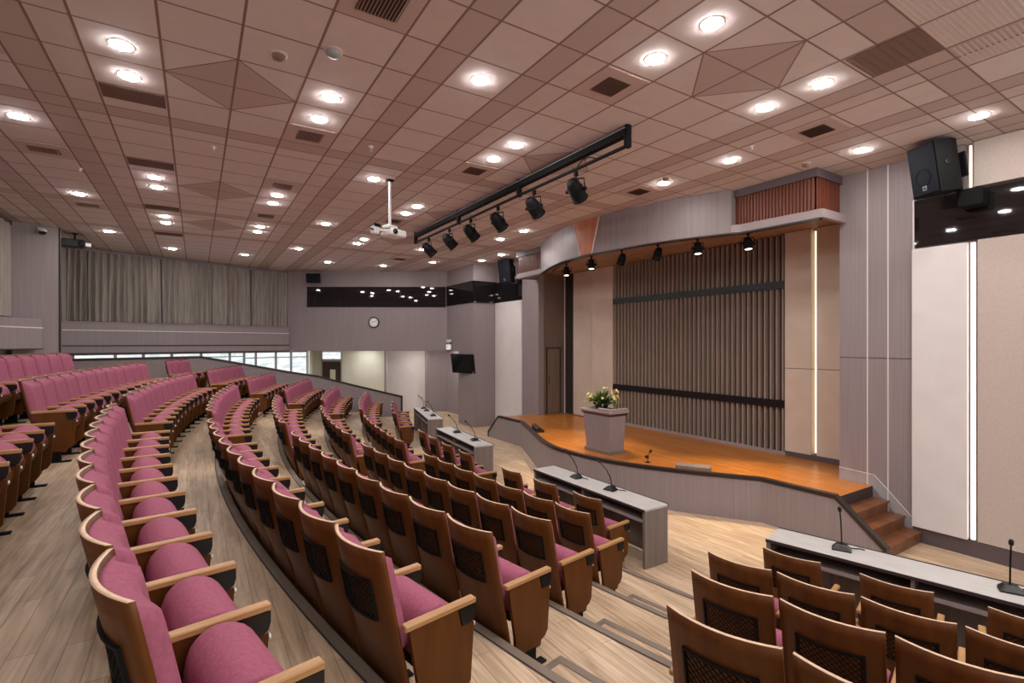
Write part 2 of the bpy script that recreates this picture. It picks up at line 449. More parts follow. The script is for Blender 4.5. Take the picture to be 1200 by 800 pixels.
    sc.add(vs, [(i * m_ + j, i * m_ + (j + 1) % m_, (i + 1) * m_ + (j + 1) % m_, (i + 1) * m_ + j) for i in range(len(secs) - 1) for j in range(m_)], 'fabric', True)
    sc.add(secs[0], [tuple(range(m_))], 'fabric'); sc.add(secs[-1], [tuple(range(m_))], 'fabric')
    sc.build('seat_cushion', root, weld=True)
    pan = MB()
    pan.profile_x([(.352, .46), (.358, .425), (.345, .375), (.292, .335), (.20, .322), (.12, .336), (.12, .345), (.20, .332), (.285, .345), (.335, .382), (.347, .43), (.344, .46)], -.205, .205, 'ply')
    pan.profile_x([(.12, .333), (.27, .326), (.24, .27), (.15, .27)], -.12, .12, 'black')
    pan.build('seat_pan', root)
    for s, outer in arms: arm_parts(root, s, outer)

def arm_parts(root, s, outer=False):
    x = s * .25
    a = MB(); a.cbox((x, .193, .588), (.046, .40, .028), 'arm_wood', .005)
    ar = a.build('armrest', root)
    bx = MB()
    q0 = .29 if outer else .205
    bx.profile_x([(q0, .573), (.391, .573), (.391, .53), (.382, .500), (.361, .488), (q0 + .02, .488)], x - .020, x + .020, 'satin_black')
    bx.build('arm_box', ar)
    p = MB()
    p.profile_x([(.018, .573), (q0 - .002, .573), (q0 + .018, .486), (.385, .486), (.383, .45), (.365, .20), (.34, .165), (.305, .15), (.295, .115), (.085, .115), (.075, .25)], x - .013, x + .013, 'ply')
    pp = p.build('side_panel', root)
    d = MB()
    d.lathe([(.0, .0), (.013, .0), (.013, .006), (.009, .009), (.0, .009)], (x, .3865, .466), 'chrome', 12, True, Matrix.Rotation(-PI / 2, 3, 'X'))
    d.build('number_stud', pp)
    f = MB()
    f.box(x - .018, x + .018, .12, .25, .01, .125, 'black'); f.cbox((x, .20, .007), (.06, .28, .014), 'black', .004)
    f.build('foot', root)

SEAT = {}
def seat_proto(kind):
    r = empty('auditorium_seat', (0, 0, 0), 0)
    seat_parts(r, {'mid': [(1, False)], 'end': [(-1, True), (1, False)], 'last': [(1, True)], 'single': [(-1, True), (1, True)]}[kind])
    SEAT[kind] = [r, None, False]
for kind in ('mid', 'end', 'last', 'single'): seat_proto(kind)
for kind in SEAT: SEAT[kind][1] = tree_of(SEAT[kind][0])

def place_seat(kind, k, a_deg, label, group, back=0.0):
    """a_deg: camera-frame angle of the seat's centre line."""
    A = radians(a_deg + AZ); R = row_r(k) - .105 + (0.0 if k else 0.08) + back
    x, y = polar(R, A)
    pr = SEAT[kind]
    if not pr[2]: o = pr[0]; pr[2] = True
    else: o = copy_tree(pr[0], pr[1])
    o.location = (x, y, tier_z(k)); o.rotation_euler = (0, 0, PI - A)
    tag(o, label, 'seat', group)
    return o

def seat_run(k, a_hi, n, lab, group, pitch=.5012, from_hi=True, both=False):
    """n seats from the high-angle end a_hi downwards."""
    st = math.degrees(pitch / row_r(k))
    for i in range(n):
        a = a_hi - st * (i + .5)
        idx = i + 1 if from_hi else n - i
        place_seat('end' if i == 0 else 'last' if i == n - 1 else 'mid', k, a, lab(idx), group)

RN = ['front', 'second', 'third', 'fourth', 'fifth', 'sixth', 'seventh', 'eighth']
# middle block, rows 1..5 (counted from the stepped aisle)
for k, n in ((1, 7), (2, 8), (3, 9), (4, 10), (5, 11)):
    st = math.degrees(.5012 / row_r(k))
    seat_run(k, C_RIGHT[k] + st * n, n, lambda i, k=k: f'plum seat, {ORD[i]} from the stepped aisle, {RN[k]} row from stage, wide middle block', f'middle block seats, {RN[k]} row', from_hi=False)
k = 6
seat_run(6, 235.95, 6, lambda i: f'plum seat, {ORD[i]} from the centre aisle, seventh row from stage, middle block', 'middle block seats, seventh row')
# front row of the middle block: three spaced seats behind the desk
for i, a in enumerate((231.2, 233.2, 235.19)):
    place_seat('single', 0, a, f'plum seat, {ORD[i + 1]} from the stepped aisle, front row behind the middle desk', 'front row seats behind the desk')
# block beyond the centre aisle
for k, a_lo, n in ((1, 239.35, 7), (2, 238.95, 8), (3, 238.9, 9), (4, 238.85, 10), (5, 238.9, 11), (6, 238.4, 12)):
    st = math.degrees(.5012 / row_r(k))
    seat_run(k, a_lo + st * n, n, lambda i, k=k: f'plum seat, {ORD[i]} from the centre aisle, {RN[k]} row from stage, block beyond centre aisle', f'block beyond the centre aisle, {RN[k]} row', from_hi=False)
for i, a in enumerate((238.9, 240.9, 242.9, 244.9)):
    place_seat('single', 0, a, f'plum seat, {ORD[i + 1]} from the centre aisle, front row behind the second desk along', 'front row seats behind the second desk')
k = 7
st = math.degrees(.5012 / row_r(7))
seat_run(7, 248.35, 10, lambda i: f'plum seat, {ORD[i]} from the corner window end, topmost back row', 'top row seats')
# far block along the low wall
for k, a_lo, n in ((1, 250.3, 9), (2, 250.9, 8), (3, 251.8, 8), (4, 252.7, 6), (5, 252.95, 6), (6, 253.2, 3)):
    st = math.degrees(.5012 / row_r(k))
    seat_run(k, a_lo + st * n, n, lambda i, k=k: f'plum seat, {ORD[i]} from the low wall, {RN[k]} row from stage, low wall block', f'block along the low wall, {RN[k]} row')
for i, a in enumerate((259.0, 256.9, 254.8, 252.7)):
    place_seat('single', 0, a, f'plum seat, {ORD[i + 1]} from the low wall end, front row behind the farthest desk', 'front row seats behind the farthest desk', .13)
# block nearest the stage stairs
for k, n in ((1, 5), (2, 5), (3, 5), (4, 4)):
    seat_run(k, R_START[k], n, lambda i, k=k: f'plum seat, {ORD[i]} from the stepped aisle, {RN[k]} row from stage, block nearest stage stairs', f'block nearest the stage stairs, {RN[k]} row')
for i, a in enumerate((225.3, 223.42, 221.5)):
    place_seat('single', 0, a, f'plum seat, {ORD[i + 1]} from the stepped aisle, front row behind the nearest desk', 'front row seats behind the nearest desk')

# ------------------------------------------------------------------ conference desks and microphones
def desk(loc, rz, length, label):
    """Local x along the desk, audience side is -y, stage side +y, top at 0.75."""
    r = empty('conference_desk', loc, rz, label, 'desk', 'front desks')
    L, D = length / 2, .215
    t = MB(); t.cbox((0, 0, .735), (2 * L, 2 * D, .03), 'desk_top', .004)
    t.box(-L - .004, L + .004, D - .006, D + .006, .715, .757, 'desk_dark'); t.box(-L - .003, L + .003, -D - .004, -D + .002, .716, .746, 'desk_dark')
    t.build('desk_top', r)
    for s in (-1, 1):
        p = MB(); p.cbox((s * (L - .02), 0, .36), (.04, 2 * D - .01, .72), 'desk_body', .003); p.build('end_panel', r)
    n = max(1, round(length / 1.25))
    for i in range(1, n):
        p = MB(); x = -L + 2 * L * i / n; p.box(x - .014, x + .014, -D + .02, D - .03, 0, .72, 'desk_body'); p.build('divider', r)
    m = MB(); m.box(-L + .04, L - .04, D - .03, D - .01, .03, .72, 'desk_body'); m.build('modesty_panel', r)
    for i in range(n):
        xa, xb = -L + 2 * L * i / n + (.04 if i == 0 else .014), -L + 2 * L * (i + 1) / n - (.04 if i == n - 1 else .014)
        sh = MB(); sh.box(xa + .001, xb - .001, -D + .03, D - .031, .575, .592, 'desk_body'); sh.box(xa + .001, xb - .001, -D + .025, -D + .04, .565, .602, 'lip'); sh.build('shelf', r)
    return r

def mic(loc, rz, lean, label, tip_h=.27):
    r = empty('gooseneck_microphone', loc, rz, label, 'microphone', 'desk microphones'); r.scale = (1.5, 1.5, 1.25)
    b = MB()
    prof = []
    for j in range(9):
        a = PI * j / 8; prof.append((-.055 * cos(a), .045 + .055 * sin(a)))
    poly = [(-.055, -.045), (.055, -.045)] + [(x, y - .03) for x, y in reversed(prof)]
    b.prism([(x, y) for x, y in poly], 0, .012, 'satin_black')
    def top(u, v):
        return None
    n = len(poly); top_poly = [(x * .55, y * .5 + .012) for x, y in poly]
    b.add([(x, y, .012) for x, y in poly] + [(x, y, .042) for x, y in top_poly], [(i, (i + 1) % n, n + (i + 1) % n, n + i) for i in range(n)], 'satin_black')
    b.add([(x, y, .042) for x, y in top_poly], [tuple(range(n))], 'satin_black')
    b.build('base', r)
    g = MB(); lx, ly = lean
    pts = [(0, .02, .04), (lx * .15, .02 + ly * .1, .04 + tip_h * .35), (lx * .5, .02 + ly * .5, .04 + tip_h * .72), (lx, .02 + ly, .04 + tip_h)]
    g.tube(pts, .0045, 'black', 6); g.build('gooseneck', r)
    h = MB(); d = Vector((lx * .5, ly * .5, tip_h * .28)).normalized(); p = Vector(pts[-1])
    h.tube([p - d * .005, p + d * .004, p + d * .03, p + d * .04], [.006, .012, .012, .006], 'satin_black', 10); h.build('capsule', r)
    cb = MB(); cb.tube([(.03, .04, .010), (.075, .05, .006), (.105, .065, .007), (.13, .055, .006)], .004, 'black', 6); cb.build('cable', r)
    return r

W_RIGHT = -PI / 2      # desk along the room's Y axis, audience on -X
D1 = desk((5.87, 14.10, 0), -PI / 2, 2.65, 'grey desk with three microphones, farthest of the front desks beside the low wall')
D1.rotation_euler = (0, 0, -PI / 2 - radians(13)); 
D2 = desk((5.06, 10.15, 0), -PI / 2 - radians(5), 2.42, 'grey desk with two microphones, second desk from the low wall end')
D3 = desk((4.945, 5.62, 0), -PI / 2, 2.43, 'grey open-backed desk with two microphones in front of the podium')
D4 = desk((5.62, 1.93, 0), -PI / 2 + radians(13), 2.45, 'grey desk below the stage stairs, nearest of the front desks')
def on_desk(D, x, y=.02):
    m = Matrix.Translation(D.location) @ D.rotation_euler.to_matrix().to_4x4()
    p = m @ Vector((x, y, .7505)); return p
def local_x(D, Y):      # local x for a world Y
    d = Vector((cos(D.rotation_euler.z), sin(D.rotation_euler.z))); return (Y - D.location.y) / d.y
for D, Y, lean, lab in ((D3, 6.02, (-.07, -.09), 'black gooseneck microphone on the middle desk, end by the podium'),
                        (D3, 5.26, (-.07, -.09), 'black gooseneck microphone on the middle desk, end by the stepped aisle'),
                        (D4, 2.50, (-.01, -.04), 'black gooseneck microphone on the nearest desk, below the stage stairs'),
                        (D4, 1.32, (.0, -.02), 'black gooseneck microphone on the nearest desk, the one farther from the stage stairs'),
                        (D2, 10.55, (-.03, -.12), 'black gooseneck microphone on the second desk, end near the farthest desk'),
                        (D2, 9.50, (-.04, -.12), 'black gooseneck microphone on the second desk, end over the empty floor'),
                        (D1, 15.0, (-.05, -.10), 'black gooseneck microphone on the farthest desk, end by the low wall'),
                        (D1, 14.45, (-.05, -.10), 'black gooseneck microphone on the farthest desk, middle of three'),
                        (D1, 13.35, (-.05, -.10), 'black gooseneck microphone on the farthest desk, end nearest the stage')):
    p = on_desk(D, local_x(D, Y))
    mic(p, D.rotation_euler.z + (.2 if Y < 6 else -.1), lean, lab)

# ------------------------------------------------------------------ stage
def catmull(pts, n=8):
    out = []
    P = [pts[0]] + list(pts) + [pts[-1]]
    for i in range(1, len(P) - 2):
        p0, p1, p2, p3 = [Vector(q) for q in P[i - 1:i + 3]]
        for j in range(n):
            t = j / n
            q = .5 * ((2 * p1) + (-p0 + p2) * t + (2 * p0 - 5 * p1 + 4 * p2 - p3) * t * t + (-p0 + 3 * p1 - 3 * p2 + p3) * t ** 3)
            out.append((q.x, q.y))
    out.append(tuple(pts[-1]))
    return out
APR = [(7.55, 4.60), (7.25, 5.03), (6.89, 5.58), (6.55, 6.21), (6.31, 6.90), (6.22, 7.55), (6.22, 8.25), (6.42, 9.0), (6.72, 9.7), (7.06, 10.45), (7.52, 11.5)]
acurve = [(7.57, 3.53)] + catmull(APR, 6) + [(7.50, 12.67)]
def offset_path(path, d):
    out = []
    for i, p in enumerate(path):
        a, b = Vector(path[max(i - 1, 0)]), Vector(path[min(i + 1, len(path) - 1)])
        t = (b - a).normalized(); out.append((p[0] + t.y * d, p[1] - t.x * d))
    return out
SZ = .66
ain = offset_path(acurve, .07)
def strip_wall(mb, outer, inner, z0, z1, mat, zf=None):
    n = len(outer)
    vs = [(x, y, z0) for x, y in outer] + [(x, y, z1) for x, y in outer] + [(x, y, z0) for x, y in inner] + [(x, y, z1) for x, y in inner]
    fs = []
    for i in range(n - 1):
        fs += [(i, i + 1, n + i + 1, n + i), (2 * n + i, 3 * n + i, 3 * n + i + 1, 2 * n + i + 1), (n + i, n + i + 1, 3 * n + i + 1, 3 * n + i), (i, 2 * n + i, 2 * n + i + 1, i + 1)]
    fs += [(0, n, 3 * n, 2 * n), (n - 1, 3 * n - 1, 4 * n - 1, 2 * n - 1)]
    mb.add(vs, fs, mat)
ap = MB(); strip_wall(ap, acurve, ain, 0, SZ - .01, 'purple')
# stair cheeks: sloping down at both ends
for (x, ya, yb) in ((7.57, 3.53, 2.93), (7.50, 12.67, 13.25)):
    poly = [(ya, 0), (yb, 0), (yb, .12), (ya, SZ - .01)]
    ap.profile_x([(y, z) for y, z in poly], x, x + .07, 'purple')
apron = struct(ap, 'wall_apron')
cp = MB(); strip_wall(cp, offset_path(acurve, -.015), offset_path(acurve, .085), SZ - .01, SZ + .045, 'cap')
for (x, ya, yb, sg) in ((7.57, 3.53, 2.93, -1), (7.50, 12.67, 13.25, 1)):
    cp.profile_x([(ya, SZ - .01), (ya, SZ + .045), (yb + sg * .03, .17), (yb + sg * .03, 0), (yb - sg * .02, 0), (yb - sg * .02, .13)], x - .015, x + .085, 'cap')
cap_o = cp.build('apron_cap', apron)
sf = MB()
poly = offset_path(acurve, .06) + [(9.72, 12.67), (9.72, 3.53)]
sf.prism(poly, .02, SZ, 'desk_dark', 'stage_wood')
struct(sf, 'floor_stage')
# stairs by the dark panelled wall
stp = MB()
YT = [3.53, 3.40, 3.19, 2.97]
for i, (z, ya, yb) in enumerate(((.495, 3.53, 3.33), (.33, 3.33, 3.13), (.165, 3.13, 2.93))):
    stp.box(7.645, 8.735, yb, ya, 0.0, z - .03, 'stair_wood'); stp.box(7.645, 8.735, yb - .025, ya, z - .03, z, 'stair_wood')
struct(stp, 'floor_stairs')
st2 = MB()
for i, (z, ya, yb) in enumerate(((.495, 12.67, 12.87), (.33, 12.87, 13.07), (.165, 13.07, 13.27))):
    st2.box(7.575, 8.73, ya, yb, 0.0, z - .03, 'stair_wood'); st2.box(7.575, 8.73, ya, yb + .025, z - .03, z, 'stair_wood')
struct(st2, 'floor_stairs.001')
gl = MB(); poly = [(3.99, SZ), (3.53, SZ), (2.96, .02), (2.96, .26), (3.5, .83), (3.99, .85)]
gl.profile_x(poly, 8.69, 8.70, 'glass'); gr = gl.build('stair_guard')
ge = MB(); ge.tube([(8.695, 3.99, .855), (8.695, 3.5, .835), (8.695, 2.96, .265)], .005, 'inlay', 6); ge.build('glass_edge', gr)
tag(gr, 'low clear glass guard along the dark panelled wall beside the stage stairs', 'glass guard')

# stage back wall: pleated backdrop with two black bands
bw = MB(); bw.box(9.80, 9.95, 3.4, 13.3, 0.0, 5.49, 'soffit'); struct(bw, 'wall_stage_back')
bd = empty('slatted_backdrop', (9.70, 7.76, SZ), 0, 'tall brown slatted backdrop with two black horizontal bands behind the podium', 'backdrop')
Y0, Y1 = 5.39 - 7.76, 10.13 - 7.76
q = MB(); q.box(.04, .10, Y0, Y1, .0, 4.28, 'fin_back'); q.build('backing_panel', bd)
nf = 39; q = MB()
for i in range(nf):
    y = Y0 + (Y1 - Y0) * (i + .5) / nf; w = .034
    q.add([(.045, y - w, .06), (-.035, y - w * .55, .06), (-.035, y + w * .55, .06), (.045, y + w, .06), (.045, y - w, 4.28), (-.035, y - w * .55, 4.28), (-.035, y + w * .55, 4.28), (.045, y + w, 4.28)],
          [(3, 2, 1, 0), (4, 5, 6, 7), (0, 1, 5, 4), (1, 2, 6, 5), (2, 3, 7, 6), (3, 0, 4, 7)], 'fin')
tag(q.build('fins', bd), kind=None)
for z in (1.645 - SZ, 3.965 - SZ):
    q = MB(); q.box(-.06, -.03, Y0, Y1, z - .075, z + .075, 'satin_black'); q.build('black_band', bd)
q = MB(); q.box(-.05, .0, Y0, Y1, 0, .06, 'lip'); q.build('bottom_rail', bd)

def panel(name, x0, x1, y0, y1, z0, z1, mat, groove=None):
    p = MB()
    if groove:
        p.box(x0, x1, y0, y1, z0, groove - .006, mat); p.box(x0, x1, y0, y1, groove + .006, z1, mat); p.box(x0 + .01, x1, y0 + .002, y1 - .002, groove - .007, groove + .007, 'purple_dark')
    else: p.box(x0, x1, y0, y1, z0, z1, mat)
    return struct(p, name)
panel('wall_stage_cladding', 9.62, 9.80, 4.90, 5.38, SZ + .1, 4.95, 'beige_warm', groove=2.35)
panel('wall_stage_cladding', 9.66, 9.80, 4.10, 4.815, SZ + .1, 4.95, 'beige_warm', groove=2.35)
panel('wall_stage_cladding', 9.64, 9.80, 10.14, 10.98, SZ + .02, 4.95, 'beige_warm')
panel('wall_stage_cladding', 9.68, 9.80, 11.03, 11.88, SZ + .02, 4.95, 'beige_warm')
pl = MB(); pl.box(9.64, 9.80, 4.10, 5.38, SZ, SZ + .1, 'purple_dark'); struct(pl, 'baseboard_stage')
def strip_light(name, x0, x1, y0, y1, z0, z1, mat, label):
    r = MB(); r.box(x0, x1, y0, y1, z0, z1, 'inlay'); o = r.build(name)
    l = MB(); l.box(x0 - .012, x0 - .001, y0 + .008, y1 - .008, z0 + .01, z1 - .01, mat); l.build('diffuser', o)
    return tag(o, label, 'light strip', 'vertical light strips')
strip_light('wall_lamp_strip', 9.74, 9.79, 4.825, 4.89, SZ + .12, 4.92, 'led_warm', 'warm vertical light strip between two beige panels at the stage back')
strip_light('wall_lamp_strip', 9.74, 9.79, 10.985, 11.025, 3.2, 4.92, 'led_warm', 'thin vertical light strip high between beige panels left of the backdrop')
# dark stage curtain in the wing
dk = MB()
def pleat(u, v): 
    return (9.74 + .03 * sin(u * 40), 11.90 + u * .42, SZ + .03 + v * 4.3)
dk.grid(pleat, 60, 1, 'drape'); dk.grid(lambda u, v: (pleat(u, v)[0] + .012, pleat(u, v)[1], pleat(u, v)[2]), 60, 1, 'drape')
tag(dk.build('stage_curtain'), 'dark brown stage curtain in the far wing beside the pale edge strip', 'curtain')
# far wing wall with a small flush door outline
wg = MB(); wg.box(8.92, 9.80, 12.40, 12.60, 0, 5.49, 'wing'); struct(wg, 'wall_wing')
ed = MB(); ed.box(9.70, 9.73, 12.33, 12.36, SZ, 4.95, 'inlay'); struct(ed, 'trim_20')
dd = empty('wing_door', (9.33, 12.398, SZ), 0, 'narrow brown flush door in the far stage wing', 'door')
q = MB(); q.box(-.25, .22, -.012, -.001, .03, 2.0, 'wing'); q.build('leaf', dd)
q = MB()
for (a, b, c_, d_) in ((-.29, -.25, 0, 2.04), (.22, .26, 0, 2.04), (-.29, .26, 2.0, 2.04)): q.box(a, b, -.02, -.001, c_, d_, 'desk_dark')
q.build('frame', dd)
q = MB(); q.tube([(-.2, -.04, .95), (-.2, -.04, 1.15)], .008, 'black', 6); q.tube([(-.2, -.04, .97), (-.2, -.005, .97)], .006, 'black', 6); q.tube([(-.2, -.04, 1.13), (-.2, -.005, 1.13)], .006, 'black', 6); q.build('handle', dd)
# inner ceiling of the stage
ic = MB(); ic.box(8.98, 9.8, 3.9, 12.54, 4.96, 5.02, 'soffit'); struct(ic, 'ceiling_stage')

# ------------------------------------------------------------------ canopy over the stage
can = empty('stage_canopy', (0, 0, 0)); can['kind'] = 'structure'
CP = [(7.84, 5.32), (7.52, 6.05), (7.33, 6.78), (7.20, 7.55), (7.14, 8.45), (7.20, 9.2), (7.42, 9.95), (7.76, 10.75), (7.95, 11.13)]
cc = catmull(CP, 7)
q = MB(); strip_wall(q, offset_path(cc, -.012), offset_path(cc, .08), 4.742, 5.489, 'fascia'); q.box(7.85, 8.20, 5.33, 5.41, 4.84, 5.488, 'fascia'); q.box(7.97, 8.2, 11.06, 11.12, 4.84, 5.488, 'fascia'); q.build('fascia', can)
q = MB()
full = [(8.02, 3.95)] + [(7.93, 5.2)] + cc + [(8.0, 11.25), (8.06, 12.45)]
for seg_ in ([(8.02, 3.95), (7.93, 5.2), cc[0]], [cc[-1], (8.0, 11.25), (8.06, 12.45)]):
    strip_wall(q, offset_path(seg_, -.03), offset_path(seg_, .08), 4.74, 4.87, 'lip')
q.box(8.0, 8.74, 3.90, 3.98, 4.74, 4.87, 'lip'); q.box(8.03, 8.74, 12.42, 12.5, 4.74, 4.87, 'lip')
q.build('bottom_lip', can)
q = MB(); strip_wall(q, offset_path(full, -.02), offset_path(full, .10), 4.715, 4.739, 'cap'); q.build('dark_trim', can)  # thin dark trim strip along the canopy's lower edge
# soffit between the lip and the stage
q = MB(); so = offset_path(full, .07); n = len(so)
q.add([(x, y, 4.76) for x, y in so] + [(9.0, y, 4.97) for x, y in so], [(i, i + 1, n + i + 1, n + i) for i in range(n - 1)], 'soffit'); q.build('soffit', can)
# red ribbed timber boxes at both ends
for (y0, y1, x, ends) in ((4.0, 5.33, 7.97, 4.0), (11.12, 12.42, 8.04, 12.42)):
    q = MB(); q.box(x + .02, x + .10, y0, y1, 4.87, 5.36, 'red_wood')
    nr = int((y1 - y0) / .055)
    for i in range(nr):
        y = y0 + (y1 - y0) * (i + .5) / nr; q.box(x, x + .03, y - .017, y + .017, 4.87, 5.36, 'red_wood')
    ye = ends
    yo = -.02 if ends == y0 else .02
    q.box(x + .02, 8.74, min(ye, ye - yo), max(ye, ye - yo), 4.87, 5.36, 'red_wood')
    for i in range(11):
        xx = x + .04 + (8.72 - x - .04) * i / 11; q.box(xx, xx + .034, min(ye, ye + yo), max(ye, ye + yo), 4.87, 5.36, 'red_wood')
    q.build('timber_box', can)
    q = MB(); q.box(x - .04, 8.74, y0 - .05, y1 + .05, 5.36, 5.488, 'purple_dark'); q.build('top_band', can)
# tapered orange timber inlay on the curved fascia
def on_path(path, y):
    for a, b in zip(path, path[1:]):
        if a[1] <= y <= b[1]:
            t = (y - a[1]) / (b[1] - a[1]); return a[0] + (b[0] - a[0]) * t
    return path[-1][0]
q = MB(); N_ = 8
for i in range(N_):
    def yy(t, z): 
        f = (z - 4.84) / .65; h0, h1 = 8.32 - (.20 + .19 * f), 8.32 + (.20 + .19 * f); return h0 + (h1 - h0) * t
    vs = []
    for off in (.0, -.012):
        for z in (4.75, 5.488):
            for t in (i / N_, (i + 1) / N_):
                y = yy(t, z); vs.append((on_path(cc, y) - .013 + off, y, z))
    q.add(vs, [(0, 1, 3, 2), (4, 6, 7, 5), (0, 2, 6, 4), (1, 5, 7, 3), (2, 3, 7, 6), (0, 4, 5, 1)], 'orange_wood')
q.build('timber_inlay', can)
q = MB()
for s in (-1, 1):
    P = []
    for z in (4.75, 5.488):
        f = (z - 4.84) / .65; y = 8.32 + s * (.215 + .19 * f); P.append((on_path(cc, y) - .02, y, z))
    q.tube(P, .012, 'inlay', 6)
q.build('inlay_edge', can)

# ------------------------------------------------------------------ stage wall either side of the opening
ws = MB(); ws.box(8.72, 9.80, 3.02, 3.995, 0, 5.49, 'purple'); ws.box(8.75, 9.0, -4.5, 3.02, 0, 5.49, 'purple'); struct(ws, 'wall_right')
for i, (y, n_) in enumerate(((3.60, 21), (3.33, 22))):
    t = MB(); t.box(8.714, 8.721, y - .008, y + .008, 0, 5.49, 'inlay'); struct(t, 'trim_%d' % n_)
t = MB(); t.box(8.716, 8.721, 3.02, 3.995, 2.60, 2.612, 'purple_dark'); struct(t, 'trim_23')
panel('wall_cladding', 8.66, 8.75, 2.41, 3.015, .22, 4.17, 'beige')
panel('wall_cladding', 8.69, 8.75, -.4, 2.31, .22, 4.19, 'tan')
strip_light('wall_lamp_strip', 8.72, 8.748, 2.335, 2.39, .22, 4.17, 'led', 'bright white vertical light strip between two tall beige panels')
t = MB(); t.box(8.70, 8.75, -4.4, 3.015, 0, .21, 'purple_dark'); struct(t, 'baseboard_right')
g = MB(); g.box(8.70, 8.749, -1.5, 3.01, 4.20, 4.86, 'black_glass'); g.box(8.692, 8.75, 3.0, 3.018, 4.18, 4.88, 'inlay')
w = g.build('window_1'); w['kind'] = 'structure'
panel('wall_cladding_upper', 8.68, 8.75, 2.44, 3.0, 4.89, 5.48, 'purple')
panel('wall_cladding_upper', 8.66, 8.75, -1.5, 2.34, 4.89, 5.48, 'tan')
strip_light('wall_lamp_strip', 8.73, 8.749, 2.37, 2.41, 4.89, 5.47, 'led_warm', 'short warm light strip above the black glass behind the big loudspeaker')
# far side of the opening
wl = MB(); wl.box(8.72, 8.92, 12.35, 13.24, 0, 5.49, 'purple'); wl.box(8.80, 9.0, 13.24, 15.0, 0, 5.49, 'purple'); struct(wl, 'wall_left')
panel('wall_cladding', 8.70, 8.80, 13.25, 14.90, .22, 4.2, 'beige')
t = MB(); t.box(8.72, 8.80, 13.25, 14.90, 0, .21, 'purple_dark'); struct(t, 'baseboard_left')
g = MB(); g.box(8.74, 8.799, 13.25, 14.9, 4.22, 4.9, 'black_glass'); o = g.build('window_2'); o['kind'] = 'structure'
# boxed corner
bx = MB(); bx.box(7.86, 8.80, 14.92, 16.05, 0, 5.49, 'purple'); bx.box(7.86, 8.80, 16.05, 17.0, 2.545, 5.49, 'purple'); struct(bx, 'wall_corner')
g = MB(); g.box(7.835, 7.858, 14.9, 17.0, 4.2, 4.93, 'black_glass'); g.box(7.835, 8.74, 14.895, 14.918, 4.2, 4.93, 'black_glass'); o = g.build('window_3'); o['kind'] = 'structure'

# ------------------------------------------------------------------ clock wall, curtain wall, recess
CWA, CWB = (2.85, 20.1), (7.86, 17.0)
w = MB(); w.obox(CWA, CWB, 2.545, 5.49, .18, 'purple', -1); struct(w, 'wall_clock')
dcw = (Vector(CWB) - Vector(CWA)).normalized(); ncw = Vector((dcw.y, -dcw.x))      # ncw points into the hall
if ncw.dot(Vector((0, 0)) - Vector(CWA)) < 0: ncw = -ncw
def cw(t, off=0.0): p = Vector(CWA) + dcw * t + ncw * off; return (p.x, p.y)
g = MB(); g.obox(cw(.72, .012), cw(5.85, .012), 4.165, 4.915, .02, 'black_glass'); o = g.build('window_4'); o['kind'] = 'structure'
# curtain wall
LWA, LWB = (-3.1, 17.85), (2.85, 20.1)
dlw = (Vector(LWB) - Vector(LWA)).normalized(); nlw = Vector((dlw.y, -dlw.x))
def lw(t, off=0.0): p = Vector(LWA) + dlw * t + nlw * off; return (p.x, p.y)
LL = (Vector(LWB) - Vector(LWA)).length
w = MB(); w.obox(LWA, LWB, 2.545, 3.43, .10, 'purple', 1); w.obox(lw(0, -.14), lw(LL + .25, -.14), 3.43, 5.49, .10, 'purple', -1)
w.obox(lw(0, -.2), lw(LL, -.2), 3.40, 3.432, .32, 'purple', 1)
struct(w, 'wall_curtain')
t = MB(); t.obox(lw(.02, .112), lw(LL, .112), 3.175, 3.20, .02, 'inlay'); struct(t, 'trim_24')
t = MB(); t.obox(lw(.02, .105), lw(LL, .105), 2.745, 2.775, .02, 'desk_dark'); t.obox(lw(.0, .105), lw(LL, .105), 2.53, 2.56, .03, 'desk_dark'); struct(t, 'trim_25')
bounds = [0.02, .57, 1.40, 2.35, 3.77, 5.02, LL - .01]
names = ['beside the corner column', 'second from the corner column', 'third from the corner column', 'third from the clock wall', 'second from the clock wall', 'beside the clock wall']
for i in range(6):
    a, b = bounds[i] + .012, bounds[i + 1] - .012; n = max(24, int((b - a) * 60)); ph = random.random() * 6
    cu = MB(); fr_ = 2 * PI * max(3, round((b - a) / .15)) / 1.0
    def cf(u, v, a=a, b=b, ph=ph, fr_=fr_, i=i):
        amp = (.085 if i < 3 else .075) * (.75 + .25 * sin(u * 9 + ph))
        wob = .012 * sin(u * 23 + v * 5 + ph)
        off = -.02 + amp * sin(u * fr_ + ph + .5 * sin(v * 3 + ph)) * (1 - .25 * v) + wob + .03 * (1 - v) ** 4 * sin(u * fr_ * .5 + 1)
        p = lw(a + (b - a) * u, off); return (p[0], p[1], 3.45 + v * 1.95)
    cu.grid(cf, n * 2, 6, 'curtain')
    def cf2(u, v, cf=cf): p = cf(u, v); return (p[0] - nlw.x * .006, p[1] - nlw.y * .006, p[2])
    cu.grid(cf2, n * 2, 6, 'curtain')
    tag(cu.build('window_curtain'), f'grey pleated curtain on the upper wall, {names[i]}', 'curtain', 'curtains on the upper wall')
